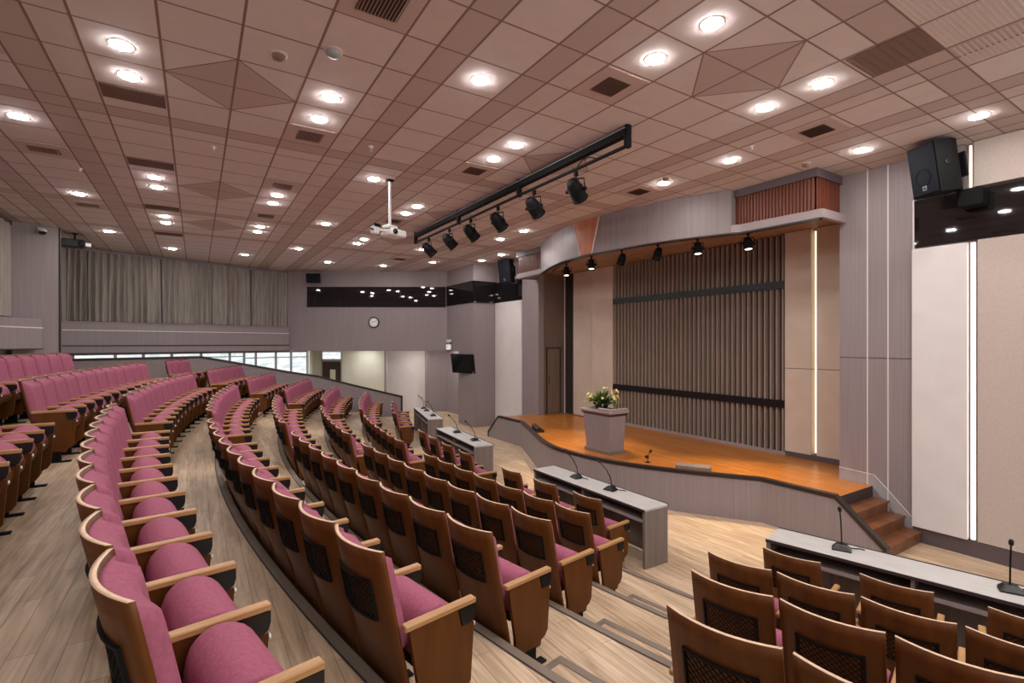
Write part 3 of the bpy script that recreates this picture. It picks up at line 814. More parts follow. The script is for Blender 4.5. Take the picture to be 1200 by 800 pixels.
# daylight windows below, dark frames
ws_ = [.26, 1.20, 1.88, 2.62, 3.45, 4.33, 4.80, 5.20, 5.92, 6.50, 7.15]
for i in range(len(ws_) - 1):
    f = MB(); a, b = ws_[i], ws_[i + 1]; off = -.02
    fw = .035
    f.obox(lw(a, off), lw(a + fw, off), .9, 2.54, .06, 'frame_grey'); f.obox(lw(b - fw, off), lw(b, off), .9, 2.54, .06, 'frame_grey')
    f.obox(lw(a + fw, off), lw(b - fw, off), 2.49, 2.54, .06, 'frame_grey'); f.obox(lw(a + fw, off), lw(b - fw, off), 2.36 if i < 6 else 2.30, 2.39 if i < 6 else 2.33, .06, 'frame_grey')
    f.obox(lw(a + fw, off), lw(b - fw, off), .9, .94, .06, 'frame_grey')
    fo = f.build('window_%d' % (5 + i)); fo['kind'] = 'structure'
    p = MB(); p.obox(lw(a + fw, off - .01), lw(b - fw, off - .01), .94, 2.49, .01, 'daylight'); p.build('pane', fo)
w = MB(); w.obox(lw(.0, -.05), lw(7.2, -.05), 0, .9, .1, 'purple_dark'); w.obox(lw(-.3, -.05), lw(.26, -.05), 0, 2.545, .1, 'purple'); struct(w, 'wall_sill')
# recess behind the clock wall
w = MB(); w.obox((3.74, 20.47), (3.95, 21.86), 0, 2.66, .1, 'cream_wall'); w.obox((3.80, 21.95), (4.36, 21.60), 0, 2.66, .1, 'cream_wall', -1)
w.obox((5.07, 21.15), (6.62, 20.18), 0, 2.66, .1, 'cream_wall', -1); w.obox((4.36, 21.60), (5.07, 21.15), 2.44, 2.66, .1, 'cream_wall', -1); struct(w, 'wall_recess')
w = MB(); w.obox((6.62, 20.18), (6.87, 20.96), 0, 2.66, .1, 'purple', -1); w.obox((6.87, 20.96), (8.32, 20.05), 0, 2.66, .1, 'beige', -1); w.obox((8.30, 20.05), (8.14, 19.47), 0, 2.66, .1, 'purple'); w.obox((8.14, 19.47), (9.3, 18.75), 0, 2.66, .1, 'purple', -1); w.obox((8.85, 19.0), (8.75, 16.0), 0, 2.66, .1, 'purple'); struct(w, 'wall_alcove')
dr = empty('door_1', (4.715, 21.375, 0), atan2(21.15 - 21.60, 5.07 - 4.36)); dr['kind'] = 'structure'
q = MB(); q.box(-.38, .38, -.05, .0, .0, 2.08, 'door_wood'); q.box(-.06, .16, -.06, -.049, 1.0, 1.75, 'cream_wall'); q.build('leaf', dr)
q = MB(); q.box(-.42, -.38, -.07, .02, 0, 2.5, 'frame_grey'); q.box(.38, .42, -.07, .02, 0, 2.5, 'frame_grey'); q.box(-.42, .42, -.07, .02, 2.08, 2.18, 'frame_grey'); q.build('frame', dr)
q = MB(); q.box(-.38, .38, -.02, -.01, 2.18, 2.46, 'daylight'); q.build('transom_pane', dr)
rc = MB(); rc.add([(2.85, 20.1, 2.62), (7.86, 17.0, 2.62), (9.4, 18.6, 2.62), (9.4, 22.3, 2.62), (3.4, 22.3, 2.62)], [(0, 1, 2, 3, 4)], 'cream_wall'); rc.add([(2.85, 20.1, 2.67), (7.86, 17.0, 2.67), (9.4, 18.6, 2.67), (9.4, 22.3, 2.67), (3.4, 22.3, 2.67)], [(4, 3, 2, 1, 0)], 'cream_wall'); struct(rc, 'ceiling_recess')

# low wall stepping down beside the far block
cap_pts = [(-3.05, 2.385), (.12, 2.42), (1.48, 2.13), (2.59, 1.885), (3.41, 1.735), (4.12, 1.515), (5.61, 1.09), (6.26, .905)]
lwp = MB(); n = len(cap_pts)
for (xa, za), (xb, zb) in zip(cap_pts, cap_pts[1:]):
    lwp.hexa([(xa, 17.44, 0), (xb, 17.44, 0), (xb, 17.54, 0), (xa, 17.54, 0), (xa, 17.44, za - .03), (xb, 17.44, zb - .03), (xb, 17.54, zb - .03), (xa, 17.54, za - .03)], 'purple')
lwo = struct(lwp, 'wall_parapet')
cpp = MB()
for (xa, za), (xb, zb) in zip(cap_pts, cap_pts[1:]):
    cpp.hexa([(xa, 17.42, za - .03), (xb, 17.42, zb - .03), (xb, 17.56, zb - .03), (xa, 17.56, za - .03), (xa, 17.42, za + .03), (xb, 17.42, zb + .03), (xb, 17.56, zb + .03), (xa, 17.56, za + .03)], 'cap')
cpp.box(6.24, 6.30, 17.42, 17.56, 0, .93, 'cap'); cpp.build('parapet_cap', lwo)

# corner column and rear wall
col = MB()
P0, P1 = Vector((-3.40, 15.03)), Vector((-2.69, 15.36)); dq = (P1 - P0).normalized(); nq = Vector((-dq.y, dq.x))
pts = [P0, P1, P1 + nq * .8, P0 + nq * .8]
col.hexa([(p.x, p.y, 0) for p in pts] + [(p.x, p.y, 5.49) for p in pts], 'purple'); struct(col, 'wall_column')
t = MB(); t.tube([(-2.675, 15.37, 1.7), (-2.675, 15.37, 5.49)], .022, 'cap', 8); struct(t, 'trim_26')
w = MB(); w.box(-3.62, -3.5, -4.5, 17.9, 0, 5.49, 'purple'); struct(w, 'wall_rear')
w = MB(); w.obox((-3.42, -3.0), (-3.42, 14.2), 2.70, 3.37, .14, 'purple'); w.obox((-3.42, 14.2), (-2.99, 15.12), 2.70, 3.37, .14, 'purple'); struct(w, 'wall_ledge')
t = MB(); t.obox((-3.345, 10.0), (-3.345, 14.2), 3.16, 3.185, .02, 'inlay'); t.obox((-3.345, 14.2), (-2.92, 15.11), 3.16, 3.185, .02, 'inlay'); struct(t, 'trim_27')
t = MB(); t.obox((-3.345, 10.0), (-3.345, 14.2), 2.69, 2.715, .03, 'desk_dark'); t.obox((-3.345, 14.2), (-2.92, 15.11), 2.69, 2.715, .03, 'desk_dark'); struct(t, 'trim_28')
cu = MB()
def rcf(u, v): return (-3.38 + .04 * sin(u * 44), 12.2 + 2.72 * u, 3.40 + v * 1.98)
cu.grid(rcf, 120, 1, 'curtain'); cu.grid(lambda u, v: (rcf(u, v)[0] - .006,) + rcf(u, v)[1:], 120, 1, 'curtain')
tag(cu.build('window_curtain'), 'grey pleated curtain cut by the picture edge before the corner column', 'curtain', 'curtains on the upper wall')
w = MB(); w.obox((-3.5, 17.7), (-3.0, 17.9), 0, 5.49, .1, 'purple'); struct(w, 'wall_return')

# ------------------------------------------------------------------ ceiling
def lines(spec):
    """spec: list of (start, end, kind) intervals -> explicit intervals."""
    return spec
XI = [(-3.6, -3.27, 1), (-3.27, -2.97, 0), (-2.97, -2.67, 0), (-2.67, -2.37, 1), (-2.37, -2.07, 0), (-2.07, -1.47, 2), (-1.47, -1.17, 1), (-1.17, -.87, 0), (-.87, -.27, 2), (-.27, .33, 3), (.33, .93, 3), (.93, 1.53, 2), (1.53, 1.83, 0), (1.83, 2.13, 1),
      (2.13, 2.73, 2), (2.73, 3.03, 1), (3.03, 3.33, 0), (3.33, 3.93, 2), (3.93, 4.53, 3), (4.53, 5.13, 3), (5.13, 5.73, 2), (5.73, 6.0, 1), (6.0, 6.27, 0), (6.27, 6.87, 2), (6.87, 7.18, 1), (7.18, 7.47, 0), (7.47, 8.07, 2), (8.07, 8.4, 0), (8.4, 9.2, 0)]
YI = []
y = 2.345 - .6 * 12
while y < 22:
    if abs(y - 7.145) < .01 or abs(y - 11.945 - .0) < .01 or abs(y - 1.745) < .01 or abs(y - 14.345) < .02: YI += [(y, y + .3, 1), (y + .3, y + .6, 0)]
    else: YI.append((y, y + .6, 0))
    y += .6
ce = MB()
VENT_SKIP = []
for x0, x1, kx in XI:
    for y0, y1, ky in YI:
        mat = 'tile_dark' if (kx == 1) != (ky == 1) and not (ky == 1 and kx == 2 and False) else ('tile' if kx in (2, 3) else 'tile_warm')
        if kx == 1 and ky == 1: mat = 'tile_dark'
        ce.add([(x0, y0, CEIL), (x1, y0, CEIL), (x1, y1, CEIL), (x0, y1, CEIL)], [(3, 2, 1, 0)], mat)
ce.box(-3.7, 9.2, -4.9, 22.4, CEIL + .03, CEIL + .1, 'tile')
ceil = struct(ce, 'ceiling')
gr = MB()
xs = sorted({x0 for x0, _, _ in XI} | {XI[-1][1]}); yys = sorted({a for a, _, _ in YI})
for x in xs: gr.box(x - .011, x + .011, -4.8, 22.3, CEIL - .0012, CEIL + .002, 'grid')
for y in yys: gr.box(-3.6, 9.1, y - .0085, y + .0085, CEIL - .0010, CEIL + .002, 'grid')
gr.build('ceiling_grid', ceil)
# pressed diamond motifs set into the two wide bays
dm = MB()
for cx_, cys in ((.33, (2.345, 5.945, 10.145, 13.145)), (4.53, (2.945, 5.945, 9.545, 12.545))):
    for cy_ in cys:
        h = .6; z = CEIL - .0006
        P = [(cx_ - h, cy_), (cx_, cy_ - h), (cx_ + h, cy_), (cx_, cy_ + h)]
        dm.add([(x, y, z) for x, y in P], [(3, 2, 1, 0)], 'tile_dark')
        for a, b in zip(P, P[1:] + P[:1]): dm.obox(a, b, CEIL - .0011, CEIL - .0003, .014, 'grid')
dm.build('diamond_relief', ceil)

# downlights
def downlight(x, y, label):
    if 'dl' not in globals(): pass
DL = []
dproto = empty('downlight', (0, 0, 0))
q = MB(); q.lathe([(.062, -.004), (.098, -.004), (.10, -.001), (.10, .0), (.062, .0)], (0, 0, 0), 'white_plastic', 24, True, None, False); q.build('trim_ring', dproto)
q = MB(); q.lathe([(.088, -.003), (.084, -.010), (.065, -.016), (.03, -.019), (.0, -.020)], (0, 0, 0), 'lamp', 20); q.build('lens', dproto)
DTREE = tree_of(dproto)
COLS = {-1.77: 'outermost wall-side', -.57: 'second wall-side', 1.23: 'third', 2.43: 'fourth', 3.63: 'fifth', 5.43: 'sixth', 6.6: 'seventh', 7.75: 'eighth'}
LIGHTS = {-1.77: [2.9, 8.05, 11.66, 15.2], -.57: [-2.0, 2.05, 5.64, 6.25, 9.85, 10.45, 12.75, 13.42, 17.0], 1.23: [-2.0, 1.4, 2.0, 5.64, 6.25, 9.87, 10.47, 12.72, 13.35, 17.0],
          2.43: [-1.5, 1.45, 4.45, 8.06, 11.67, 15.13], 3.63: [-3.0, -.4, .2, 2.64, 3.25, 5.66, 6.26, 9.23, 9.85, 12.87, 13.5, 17.1], 5.43: [-3.0, -.4, .2, 2.65, 3.26, 13.4, 16.9],
          6.57: [-1.0, .9, 4.48, 5.70, 9.9, 11.0, 15.3], 7.75: [-1.0, 2.05, 3.27, 12.9, 14.15]}
first = True
for cx_, ys_ in LIGHTS.items():
    vis = 0
    for y in ys_:
        o = dproto if first else copy_tree(dproto, DTREE); first = False
        o.location = (cx_, y, CEIL)
        row = list(LIGHTS).index(cx_) + 1
        i = len(ys_) - ys_.index(y)
        tag(o, f'round downlight, {ORD[i]} from the far end, {ORD[row]} lamp line from the corner column', 'ceiling light', 'round downlights')

for x, y, l in ((5.6, 20.0, 'nearest the dark door'), (7.35, 19.4, 'before the pale alcove wall'), (8.3, 17.9, 'deepest by the purple alcove')):
    o = copy_tree(dproto, DTREE); o.location = (x, y, 2.62)
    tag(o, f'round downlight in the low recess ceiling under the clock wall, {l}', 'ceiling light', 'recess downlights')
# air vents
def vent(x, y, sx, sy, style, label, nsl=9):
    r = empty('ceiling_vent', (x, y, CEIL), 0, label, 'air vent', 'ceiling air vents')
    hx, hy = sx / 2, sy / 2
    if style == 'square':
        q = MB(); o_ = .28
        for (a, b, c_, d_) in ((-o_, o_, -o_, -hy), (-o_, o_, hy, o_), (-o_, -hx, -hy, hy), (hx, o_, -hy, hy)): q.box(a, b, c_, d_, -.007, -.001, 'vent_frame')
        q.build('frame', r)
    q = MB(); q.box(-hx, hx, -hy, hy, -.009, -.006, 'vent_black' if y < 4.5 and x < 2 else 'vent_dark'); q.build('core', r)
    q = MB()
    if style == 'grille':
        for i in range(nsl):
            yy_ = -hy + sy * (i + .5) / nsl
            q.hexa([(-hx, yy_ - .010, -.013), (-hx, yy_ + .006, -.0105), (hx, yy_ + .006, -.0105), (hx, yy_ - .010, -.013), (-hx, yy_ - .010, -.012), (-hx, yy_ + .006, -.0095), (hx, yy_ + .006, -.0095), (hx, yy_ - .010, -.012)], 'vent_dark')
    for i in range(nsl if style == 'square' else 0):
        xx = -hx + sx * (i + .5) / nsl
        q.hexa([(xx - .012, -hy, -.022), (xx + .004, -hy, -.012), (xx + .004, hy, -.012), (xx - .012, hy, -.022), (xx - .010, -hy, -.020), (xx + .008, -hy, -.011), (xx + .008, hy, -.011), (xx - .010, hy, -.020)], 'vent_dark')
    q.build('louvres', r)
    return r
vent(1.23, 3.85, .34, .34, 'square', 'square framed air vent cut by the top edge of the picture', 12)
vent(1.23, 6.83, .30, .30, 'square', 'square framed air vent beside the pair of lamps in the third line')
vent(3.63, 3.85, .30, .30, 'square', 'square framed air vent above the lighting bar end')
vent(6.57, 3.27, .30, .30, 'square', 'square framed air vent above the ribbed timber box')
vent(5.43, 2.03, .56, .56, 'grille', 'large dark return grille near the big loudspeaker', 8)
vent(-.57, 6.72, .56, .34, 'grille', 'large dark return grille beside the front pair of lamps in the second line', 8)
vent(-1.77, 9.25, .34, .22, 'square', 'framed air vent in the outermost line of ceiling tiles')
vent(-1.77, 6.1, .34, .34, 'square', 'framed air vent cut by the left picture edge')
vent(-.57, 9.14, .56, .34, 'grille', 'dark return grille just before the middle pair of lamps in the second line', 8)
vent(-.57, 11.99, .56, .34, 'grille', 'dark return grille before the far pair of lamps in the second line', 8)
vent(-.57, 14.79, .56, .34, 'grille', 'farthest dark return grille in the second line', 8)
vent(1.23, 9.25, .30, .30, 'square', 'square framed air vent before the middle pair of lamps in the third line')
vent(1.23, 11.6, .30, .30, 'square', 'square framed air vent far along the third line')
vent(3.63, 6.85, .30, .30, 'square', 'square framed air vent beyond the pair of lamps near the projector')
vent(3.63, 10.6, .30, .30, 'square', 'brown framed air vent behind the hanging white projector')
vent(6.57, 6.25, .30, .30, 'square', 'small framed air vent in front of the curved canopy')
vent(5.43, 15.3, .34, .34, 'square', 'farthest framed air vent before the clock wall')
vent(-1.77, 12.5, .34, .22, 'square', 'small slotted air vent near the corner column')
# perforated strip tiles at the picture's top edge
pf = MB()
for x0, x1, y0, y1 in ((4.56, 5.10, 1.18, 1.72), (5.16, 5.70, 1.18, 1.72), (5.76, 6.24, 1.18, 1.72)):
    for i in range(14):
        yy_ = y0 + (y1 - y0) * (i + .5) / 14; pf.box(x0, x1, yy_ - .008, yy_ + .008, CEIL - .005, CEIL - .0005, 'tile_warm')
pf.build('slotted_tile', ceil)
# detectors and sprinklers
def detector(x, y, r_, label, dark):
    o = empty('smoke_detector', (x, y, CEIL), 0, label, 'smoke detector', 'ceiling detectors')
    q = MB(); q.lathe([(r_, 0), (r_, -.014), (r_ * .8, -.02)], (0, 0, 0), 'vent_frame', 20); q.build('base', o)
    q = MB(); q.lathe([(r_ * .8, -.018), (r_ * .72, -.05), (r_ * .3, -.06), (0, -.06)], (0, 0, 0), 'vent_dark' if dark else 'frame_grey', 20); q.build('sensor', o)
detector(1.05, 4.72, .085, 'grey domed smoke detector near the top centre of the ceiling', False)
detector(.64, 5.04, .075, 'flat round detector beside the pressed ceiling diamond', True)
detector(6.37, 6.24 - .75, .06, 'small round detector before the curved canopy', True)
detector(7.62, 3.95, .06, 'small round detector above the ribbed timber box', True)
def sprinkler(x, y, label):
    o = empty('sprinkler_head', (x, y, CEIL), 0, label, 'sprinkler', 'ceiling sprinklers')
    q = MB(); q.lathe([(.035, 0), (.035, -.006), (.012, -.008), (.012, -.03)], (0, 0, 0), 'white_plastic', 14); q.build('escutcheon', o)
    q = MB(); q.lathe([(.004, -.03), (.004, -.055), (.024, -.056), (.024, -.059)], (0, 0, 0), 'chrome', 14); q.build('deflector', o)
for x, y, l in ((2.0, 6.75, 'small white sprinkler between the third and fourth lines of lamps'), (6.35, 4.0, 'small white sprinkler by the lamp before the timber box'), (.2, 7.9, 'small white sprinkler in the wide bay of the ceiling'), (-1.5, 9.95, 'dark little sprinkler in the narrow tile strip')): sprinkler(x, y, l)

# ------------------------------------------------------------------ lighting bar with spotlights
BXX, BY0, BY1 = 4.45, 4.42, 11.4
bar = empty('lighting_bar', (BXX, (BY0 + BY1) / 2, CEIL), 0, 'long black lighting bar hung under the ceiling with six spotlights', 'lighting bar')
hb = (BY1 - BY0) / 2
q = MB(); q.box(-.045, .045, -hb, hb, -.13, -.04, 'black'); q.box(-.05, .05, -hb, hb, -.045, -.035, 'frame_grey'); q.build('upper_rail', bar)
q = MB(); q.tube([(0, -hb, -.25), (0, hb, -.25)], .024, 'black_metal', 10); q.build('lower_pipe', bar)
for y in (-hb, -hb / 3 + .1, hb / 3, hb):
    q = MB(); q.box(-.035, .035, y - .03, y + .03, -.275, -.001, 'black'); q.build('bracket', bar)
q = MB(); q.tube([(0, -hb + .95, -.225), (.01, -hb + .85, -.16), (0, -hb + .7, -.17), (0, -hb + .55, -.24)], .008, 'black', 6); q.build('cable', bar)

def par_light(loc, aim, label, group, size=1.0, lit=False):
    """Spotlight hung from a clamp at loc, can aimed along aim."""
    r = empty('stage_spotlight', loc, 0, label, 'spotlight', group)
    q = MB(); q.cbox((0, 0, -.03 * size), (.05 * size, .05 * size, .07 * size), 'black', .006); q.tube([(0, 0, -.06 * size), (0, 0, -.11 * size)], .01 * size, 'black', 8); q.build('clamp', r)
    d = Vector(aim).normalized(); c = Vector((0, 0, -.26 * size))
    side = d.cross(Vector((0, 0, 1))).normalized()
    q = MB(); w = .135 * size
    q.tube([c + side * w, c + side * w + Vector((0, 0, .06 * size)), side * w * .92 + Vector((0, 0, -.115 * size)), Vector((0, 0, -.105 * size)), -side * w * .92 + Vector((0, 0, -.115 * size)), c - side * w + Vector((0, 0, .06 * size)), c - side * w], .011 * size, 'black_metal', 6)
    for s in (-1, 1): q.tube([c + side * w * s * .82, c + side * w * s * 1.2], .026 * size, 'black', 8)
    q.build('yoke', r)
    rot = d.to_track_quat('Z', 'Y').to_matrix()
    q = MB(); k = size
    q.lathe([(.0, -.17 * k), (.06 * k, -.165 * k), (.085 * k, -.13 * k), (.10 * k, -.05 * k), (.105 * k, .05 * k), (.105 * k, .13 * k), (.118 * k, .132 * k), (.118 * k, .155 * k), (.098 * k, .155 * k), (.095 * k, .12 * k)], c, 'black_metal', 18, True, rot)
    for j in range(5):
        q.lathe([(.103 * k, (-.04 + j * .03) * k), (.111 * k, (-.037 + j * .03) * k), (.111 * k, (-.032 + j * .03) * k), (.103 * k, (-.029 + j * .03) * k)], c, 'black_metal', 18, False, rot)
    can_ = q.build('can', r)
    q = MB(); q.lathe([(.096 * k, .118 * k), (.07 * k, .128 * k), (0, .134 * k)], c, 'spot_lens' if lit else 'satin_black', 18, True, rot); q.build('lens', can_)
    if lit:
        ld = bpy.data.lights.new('stage_spot', 'SPOT'); ld.energy = SPOT_W; ld.color = (1.0, .78, .5); ld.spot_size = radians(48); ld.spot_blend = .75; ld.shadow_soft_size = .08
        lo = bpy.data.objects.new('stage_spot_lamp', ld); COL.objects.link(lo); lo.parent = r
        lo.location = c + d * .17 * k; lo.rotation_euler = d.to_track_quat('-Z', 'Y').to_euler()
    return r
SPOT_W = 380.0
for i, y in enumerate((5.40, 6.42, 7.52, 8.55, 9.51, 10.6)):
    par_light((BXX, y, CEIL - .282), (.75, .25 - .05 * i, -.66), f'black spotlight on the ceiling bar, {ORD[i + 1]} of six from its near end', 'spotlights on the ceiling bar', 1.0)
# rail and spots under the canopy
rail = offset_path([p for p in full if 4.4 < p[1] < 11.2], .32)
q = MB(); q.tube([(x, y, 4.80) for x, y in rail], .018, 'black_metal', 8)
rl = q.build('canopy_light_rail'); tag(rl, 'thin black curved light rail under the stage canopy lip', 'light rail')
q = MB()
for j in (4, len(rail) // 3, 2 * len(rail) // 3, len(rail) - 5): q.tube([(rail[j][0], rail[j][1], 4.8), (rail[j][0], rail[j][1], 4.93)], .012, 'black_metal', 6)
q.build('rail_hangers', rl)
for i, y in enumerate((5.26, 6.03, 6.79, 7.63, 8.52, 9.66)):
    x = on_path(rail, y)
    par_light((x, y, 4.774), (-.16, -.2, -1) if i not in (2, 3) else (-.3, .1, -.9), f'black spotlight under the canopy, {ORD[i + 1]} from the ribbed timber box end', 'spotlights under the canopy', .74, i in (0, 1, 4, 5))

# ------------------------------------------------------------------ projector, loudspeakers, tv, clock, exit sign
pj = empty('ceiling_projector', (2.67, 7.98, CEIL), radians(25), 'white projector hanging on a tall white pole from the ceiling', 'projector')
q = MB(); q.lathe([(.07, 0), (.07, -.012), (.03, -.02), (.03, -.03)], (0, 0, 0), 'black', 16); q.build('ceiling_plate', pj)
q = MB(); q.tube([(0, 0, -.02), (0, 0, -.74)], .022, 'white_plastic', 12); q.build('pole', pj)
q = MB(); q.tube([(.022, .0, -.05), (.03, .01, -.4), (.025, .02, -.72), (-.1, .03, -.84), (-.22, .05, -.90)], .008, 'black', 6); q.build('cable', pj)
q = MB(); q.cbox((0, 0, -.77), (.20, .16, .05), 'white_plastic', .01); q.cbox((-.19, 0, -.85), (.24, .05, .03), 'white_plastic', .006); q.build('mount_arm', pj)
q = MB(); q.cbox((.08, 0, -.86), (.34, .28, .11), 'white_plastic', .02); body = q.build('body', pj)
q = MB(); q.lathe([(.045, 0), (.045, .02), (.038, .024), (.02, .03), (0, .031)], (-.02, -.14, -.855), 'satin_black', 16, True, Matrix.Rotation(PI / 2, 3, 'X')); q.build('lens', body)
q = MB()
for j in range(5): q.box(.249, .253, -.1, .1, -.895 + j * .016, -.889 + j * .016, 'frame_grey')
q.build('vent_slots', body)
q = MB(); q.cbox((-.30, .02, -.87), (.10, .12, .12), 'white_plastic', .015); q.tube([(-.34, .0, -.87), (-.42, -.02, -.87)], .012, 'black', 8); q.cbox((-.31, -.05, -.80), (.12, .02, .05), 'black', .004); q.build('sensor_box', pj)

def loudspeaker(loc, rz, tilt, sz, label, mark=True):
    r = empty('loudspeaker', loc, 0, label, 'loudspeaker', 'wall loudspeakers')
    r.rotation_euler = (tilt, 0, rz)
    w, d, h = sz                     # front faces local -y
    q = MB(); poly = [(-w / 2, -d / 2), (w / 2, -d / 2), (w / 2, d * .1), (w * .28, d / 2), (-w * .28, d / 2), (-w / 2, d * .1)]
    q.prism(poly, -h / 2, h / 2, 'black'); cab = q.build('cabinet', r)
    q = MB(); q.cbox((0, -d / 2 - .008, 0), (w * .94, .018, h * .95), 'blue_black', .008); gq = q.build('grille', r)
    q = MB(); q.lathe([(w * .28, 0), (w * .28, .004), (w * .25, .006), (w * .25, .0)], (0, -d / 2 - .017, -h * .14), 'black', 24, True, Matrix.Rotation(PI / 2, 3, 'X'), False); q.build('driver_ring', r)
    if mark:
        q = MB(); s = w * .045; z0 = -h * .36
        for (xa, xb, za, zb) in ((-1.6, -.9, 0, 2.6), (.9, 1.6, 0, 2.6), (-.9, -.3, 1.2, 2.2), (.3, .9, 1.2, 2.2), (-.3, .3, .7, 1.5), (-1.6, 1.6, -1.2, -.6)):
            q.box(xa * s, xb * s, -d / 2 - .021, -d / 2 - .016, z0 + za * s, z0 + zb * s, 'frame_grey')
        q.build('emblem', gq)
    q = MB(); q.lathe([(w * .11, 0), (w * .11, .006), (w * .08, .012), (0, .012)], (w / 2, -.05, h * .05), 'satin_black', 14, True, Matrix.Rotation(PI / 2, 3, 'Y')); q.build('side_handle', r)
    q = MB(); q.box(-.035, .035, d * .3, d * .5 + .12, -.05, .05, 'black_metal'); q.box(-.1, .1, d * .5 + .09, d * .5 + .12, -.16, .16, 'black_metal'); q.build('wall_bracket', r)
    return r
loudspeaker((8.27, 2.60, 5.13), -PI / 2 - radians(28), radians(9), (.40, .40, .66), 'big black loudspeaker bracketed high above the black glass near the stage stairs')
loudspeaker((8.37, 13.55, 5.11), -PI / 2 + radians(26), radians(9), (.44, .40, .72), 'black loudspeaker high beside the far timber box over the beige panel')
p = cw(1.08, .29)
loudspeaker((p[0], p[1], 5.2), atan2(dcw.y, dcw.x), radians(6), (.46, .28, .34), 'small black loudspeaker above the black glass on the clock wall', False)
# amplifier unit under the big loudspeaker
q = MB(); q.cbox((8.56, 2.33, 4.72), (.22, .26, .24), 'black', .02); q.tube([(8.50, 2.52, 4.9), (8.52, 2.42, 4.8)], .02, 'black', 8)
tag(q.build('amplifier_unit'), 'black amplifier unit below the big loudspeaker against the black glass', 'equipment box')

tv = empty('wall_television', (7.72, 15.42, 2.13), -PI / 2 + radians(8), 'black flat television angled off the boxed corner above the far stairs', 'television')
tv.rotation_euler = (radians(8), 0, -PI / 2 + radians(16))
q = MB(); q.cbox((0, 0, 0), (1.12, .06, .66), 'black', .01); q.build('housing', tv)
q = MB(); q.box(-.53, .53, -.034, -.029, -.30, .30, 'screen'); q.build('screen', tv)
q = MB(); q.box(-.05, .05, .03, .22, -.08, .08, 'black_metal'); q.build('wall_bracket', tv)

def onwall(t, off, z): p = cw(t, off); return (p[0], p[1], z)
ck = empty('wall_clock', onwall(3.19, .012, 3.604), atan2(dcw.y, dcw.x), 'round white wall clock with dark rim below the black glass', 'clock')
RX = Matrix.Rotation(PI / 2, 3, 'X')
q = MB(); q.lathe([(.165, -.008), (.20, -.008), (.205, .02), (.19, .04), (.168, .04), (.165, .02)], (0, 0, 0), 'cap', 32, True, RX, False); q.build('rim', ck)
q = MB(); q.lathe([(.168, .0), (.168, .016), (0, .016)], (0, 0, 0), 'clock_face', 32, False, RX); face = q.build('face', ck)
q = MB()
for j in range(12):
    a = j * PI / 6; c_ = Vector((sin(a), 0, cos(a))); p0 = c_ * .125; p1 = c_ * .15
    q.tube([(p0.x, -.019, p0.z), (p1.x, -.019, p1.z)], .005, 'black', 4)
q.build('hour_marks', face)
for nm, ang, L_ in (('hour_hand', -60, .08), ('minute_hand', 55, .115)):
    q = MB(); a = radians(ang); q.tube([(0, -.022, 0), (sin(a) * L_, -.022, cos(a) * L_)], .006, 'black', 4); q.build(nm, ck)

ex = empty('exit_sign', (7.80, 16.72, 2.72), -PI / 2, 'small lit running-man exit sign hung on the boxed corner', 'exit sign')
q = MB(); q.cbox((0, 0, -.03), (.36, .05, .20), 'white_plastic', .006); q.build('housing', ex)
q = MB(); q.box(-.165, .165, -.030, -.0255, -.115, .055, 'exit'); fx = q.build('panel', ex)
q = MB()
q.lathe([(.018, 0), (.018, .004), (0, .004)], (-.03, -.030, .03), 'exit_green', 12, False, RX)
for pts in ([(-.035, .01), (-.06, -.04)], [(-.06, -.04), (-.02, -.06), (-.03, -.10)], [(-.06, -.04), (-.10, -.06), (-.12, -.09)], [(-.035, .005), (.0, -.01), (.02, .01)], [(-.04, .005), (-.08, -.005), (-.09, -.03)]):
    q.tube([(x, -.032, z) for x, z in pts], .008, 'exit_green', 4)
q.box(.05, .06, -.034, -.030, -.11, .05, 'exit_green'); q.box(.05, .13, -.034, -.030, .04, .05, 'exit_green'); q.box(.12, .13, -.034, -.030, -.11, .05, 'exit_green')
q.build('running_figure', fx)
q = MB(); q.box(-.16, .16, -.02, .02, .15, .25, 'white_plastic'); q.tube([(0, 0, .06), (0, 0, .16)], .01, 'white_plastic', 6); q.build('upper_lamp', ex)

dc = empty('security_camera', (-2.98, 15.20, 5.36), atan2(dq.y, dq.x), 'white dome security camera high on the corner column', 'camera')
q = MB(); q.box(-.05, .05, -.06, .0, -.06, .06, 'white_plastic'); q.tube([(0, -.03, 0), (0, -.14, 0)], .018, 'white_plastic', 8); q.build('arm', dc)
q = MB(); q.lathe([(0, .05), (.05, .045), (.075, .02), (.08, -.02)], (0, -.16, -.02), 'white_plastic', 18); q.build('housing', dc)
q = MB(); q.lathe([(.074, -.02), (.065, -.06), (.035, -.085), (0, -.09)], (0, -.16, -.02), 'satin_black', 18); q.build('dome', dc)

bp = empty('hung_projector', (-2.50, 15.95, CEIL), radians(10), 'black projector hung from the ceiling before the curtained corner', 'projector')
q = MB(); q.tube([(0, 0, 0), (0, 0, -.14)], .02, 'black', 8); q.lathe([(.06, 0), (.06, -.015), (.02, -.02)], (0, 0, 0), 'black', 14); q.build('drop_pole', bp)
q = MB(); q.cbox((-.04, 0, -.25), (.44, .34, .18), 'satin_black', .02); bb = q.build('body', bp)
q = MB(); q.lathe([(.07, 0), (.07, .03), (.05, .04), (0, .045)], (.12, -.18, -.25), 'blue_black', 18, True, RX); q.build('lens', bb)
q = MB(); q.box(.19, .30, -.14, .12, -.30, -.22, 'white_plastic'); q.build('side_cover', bb)

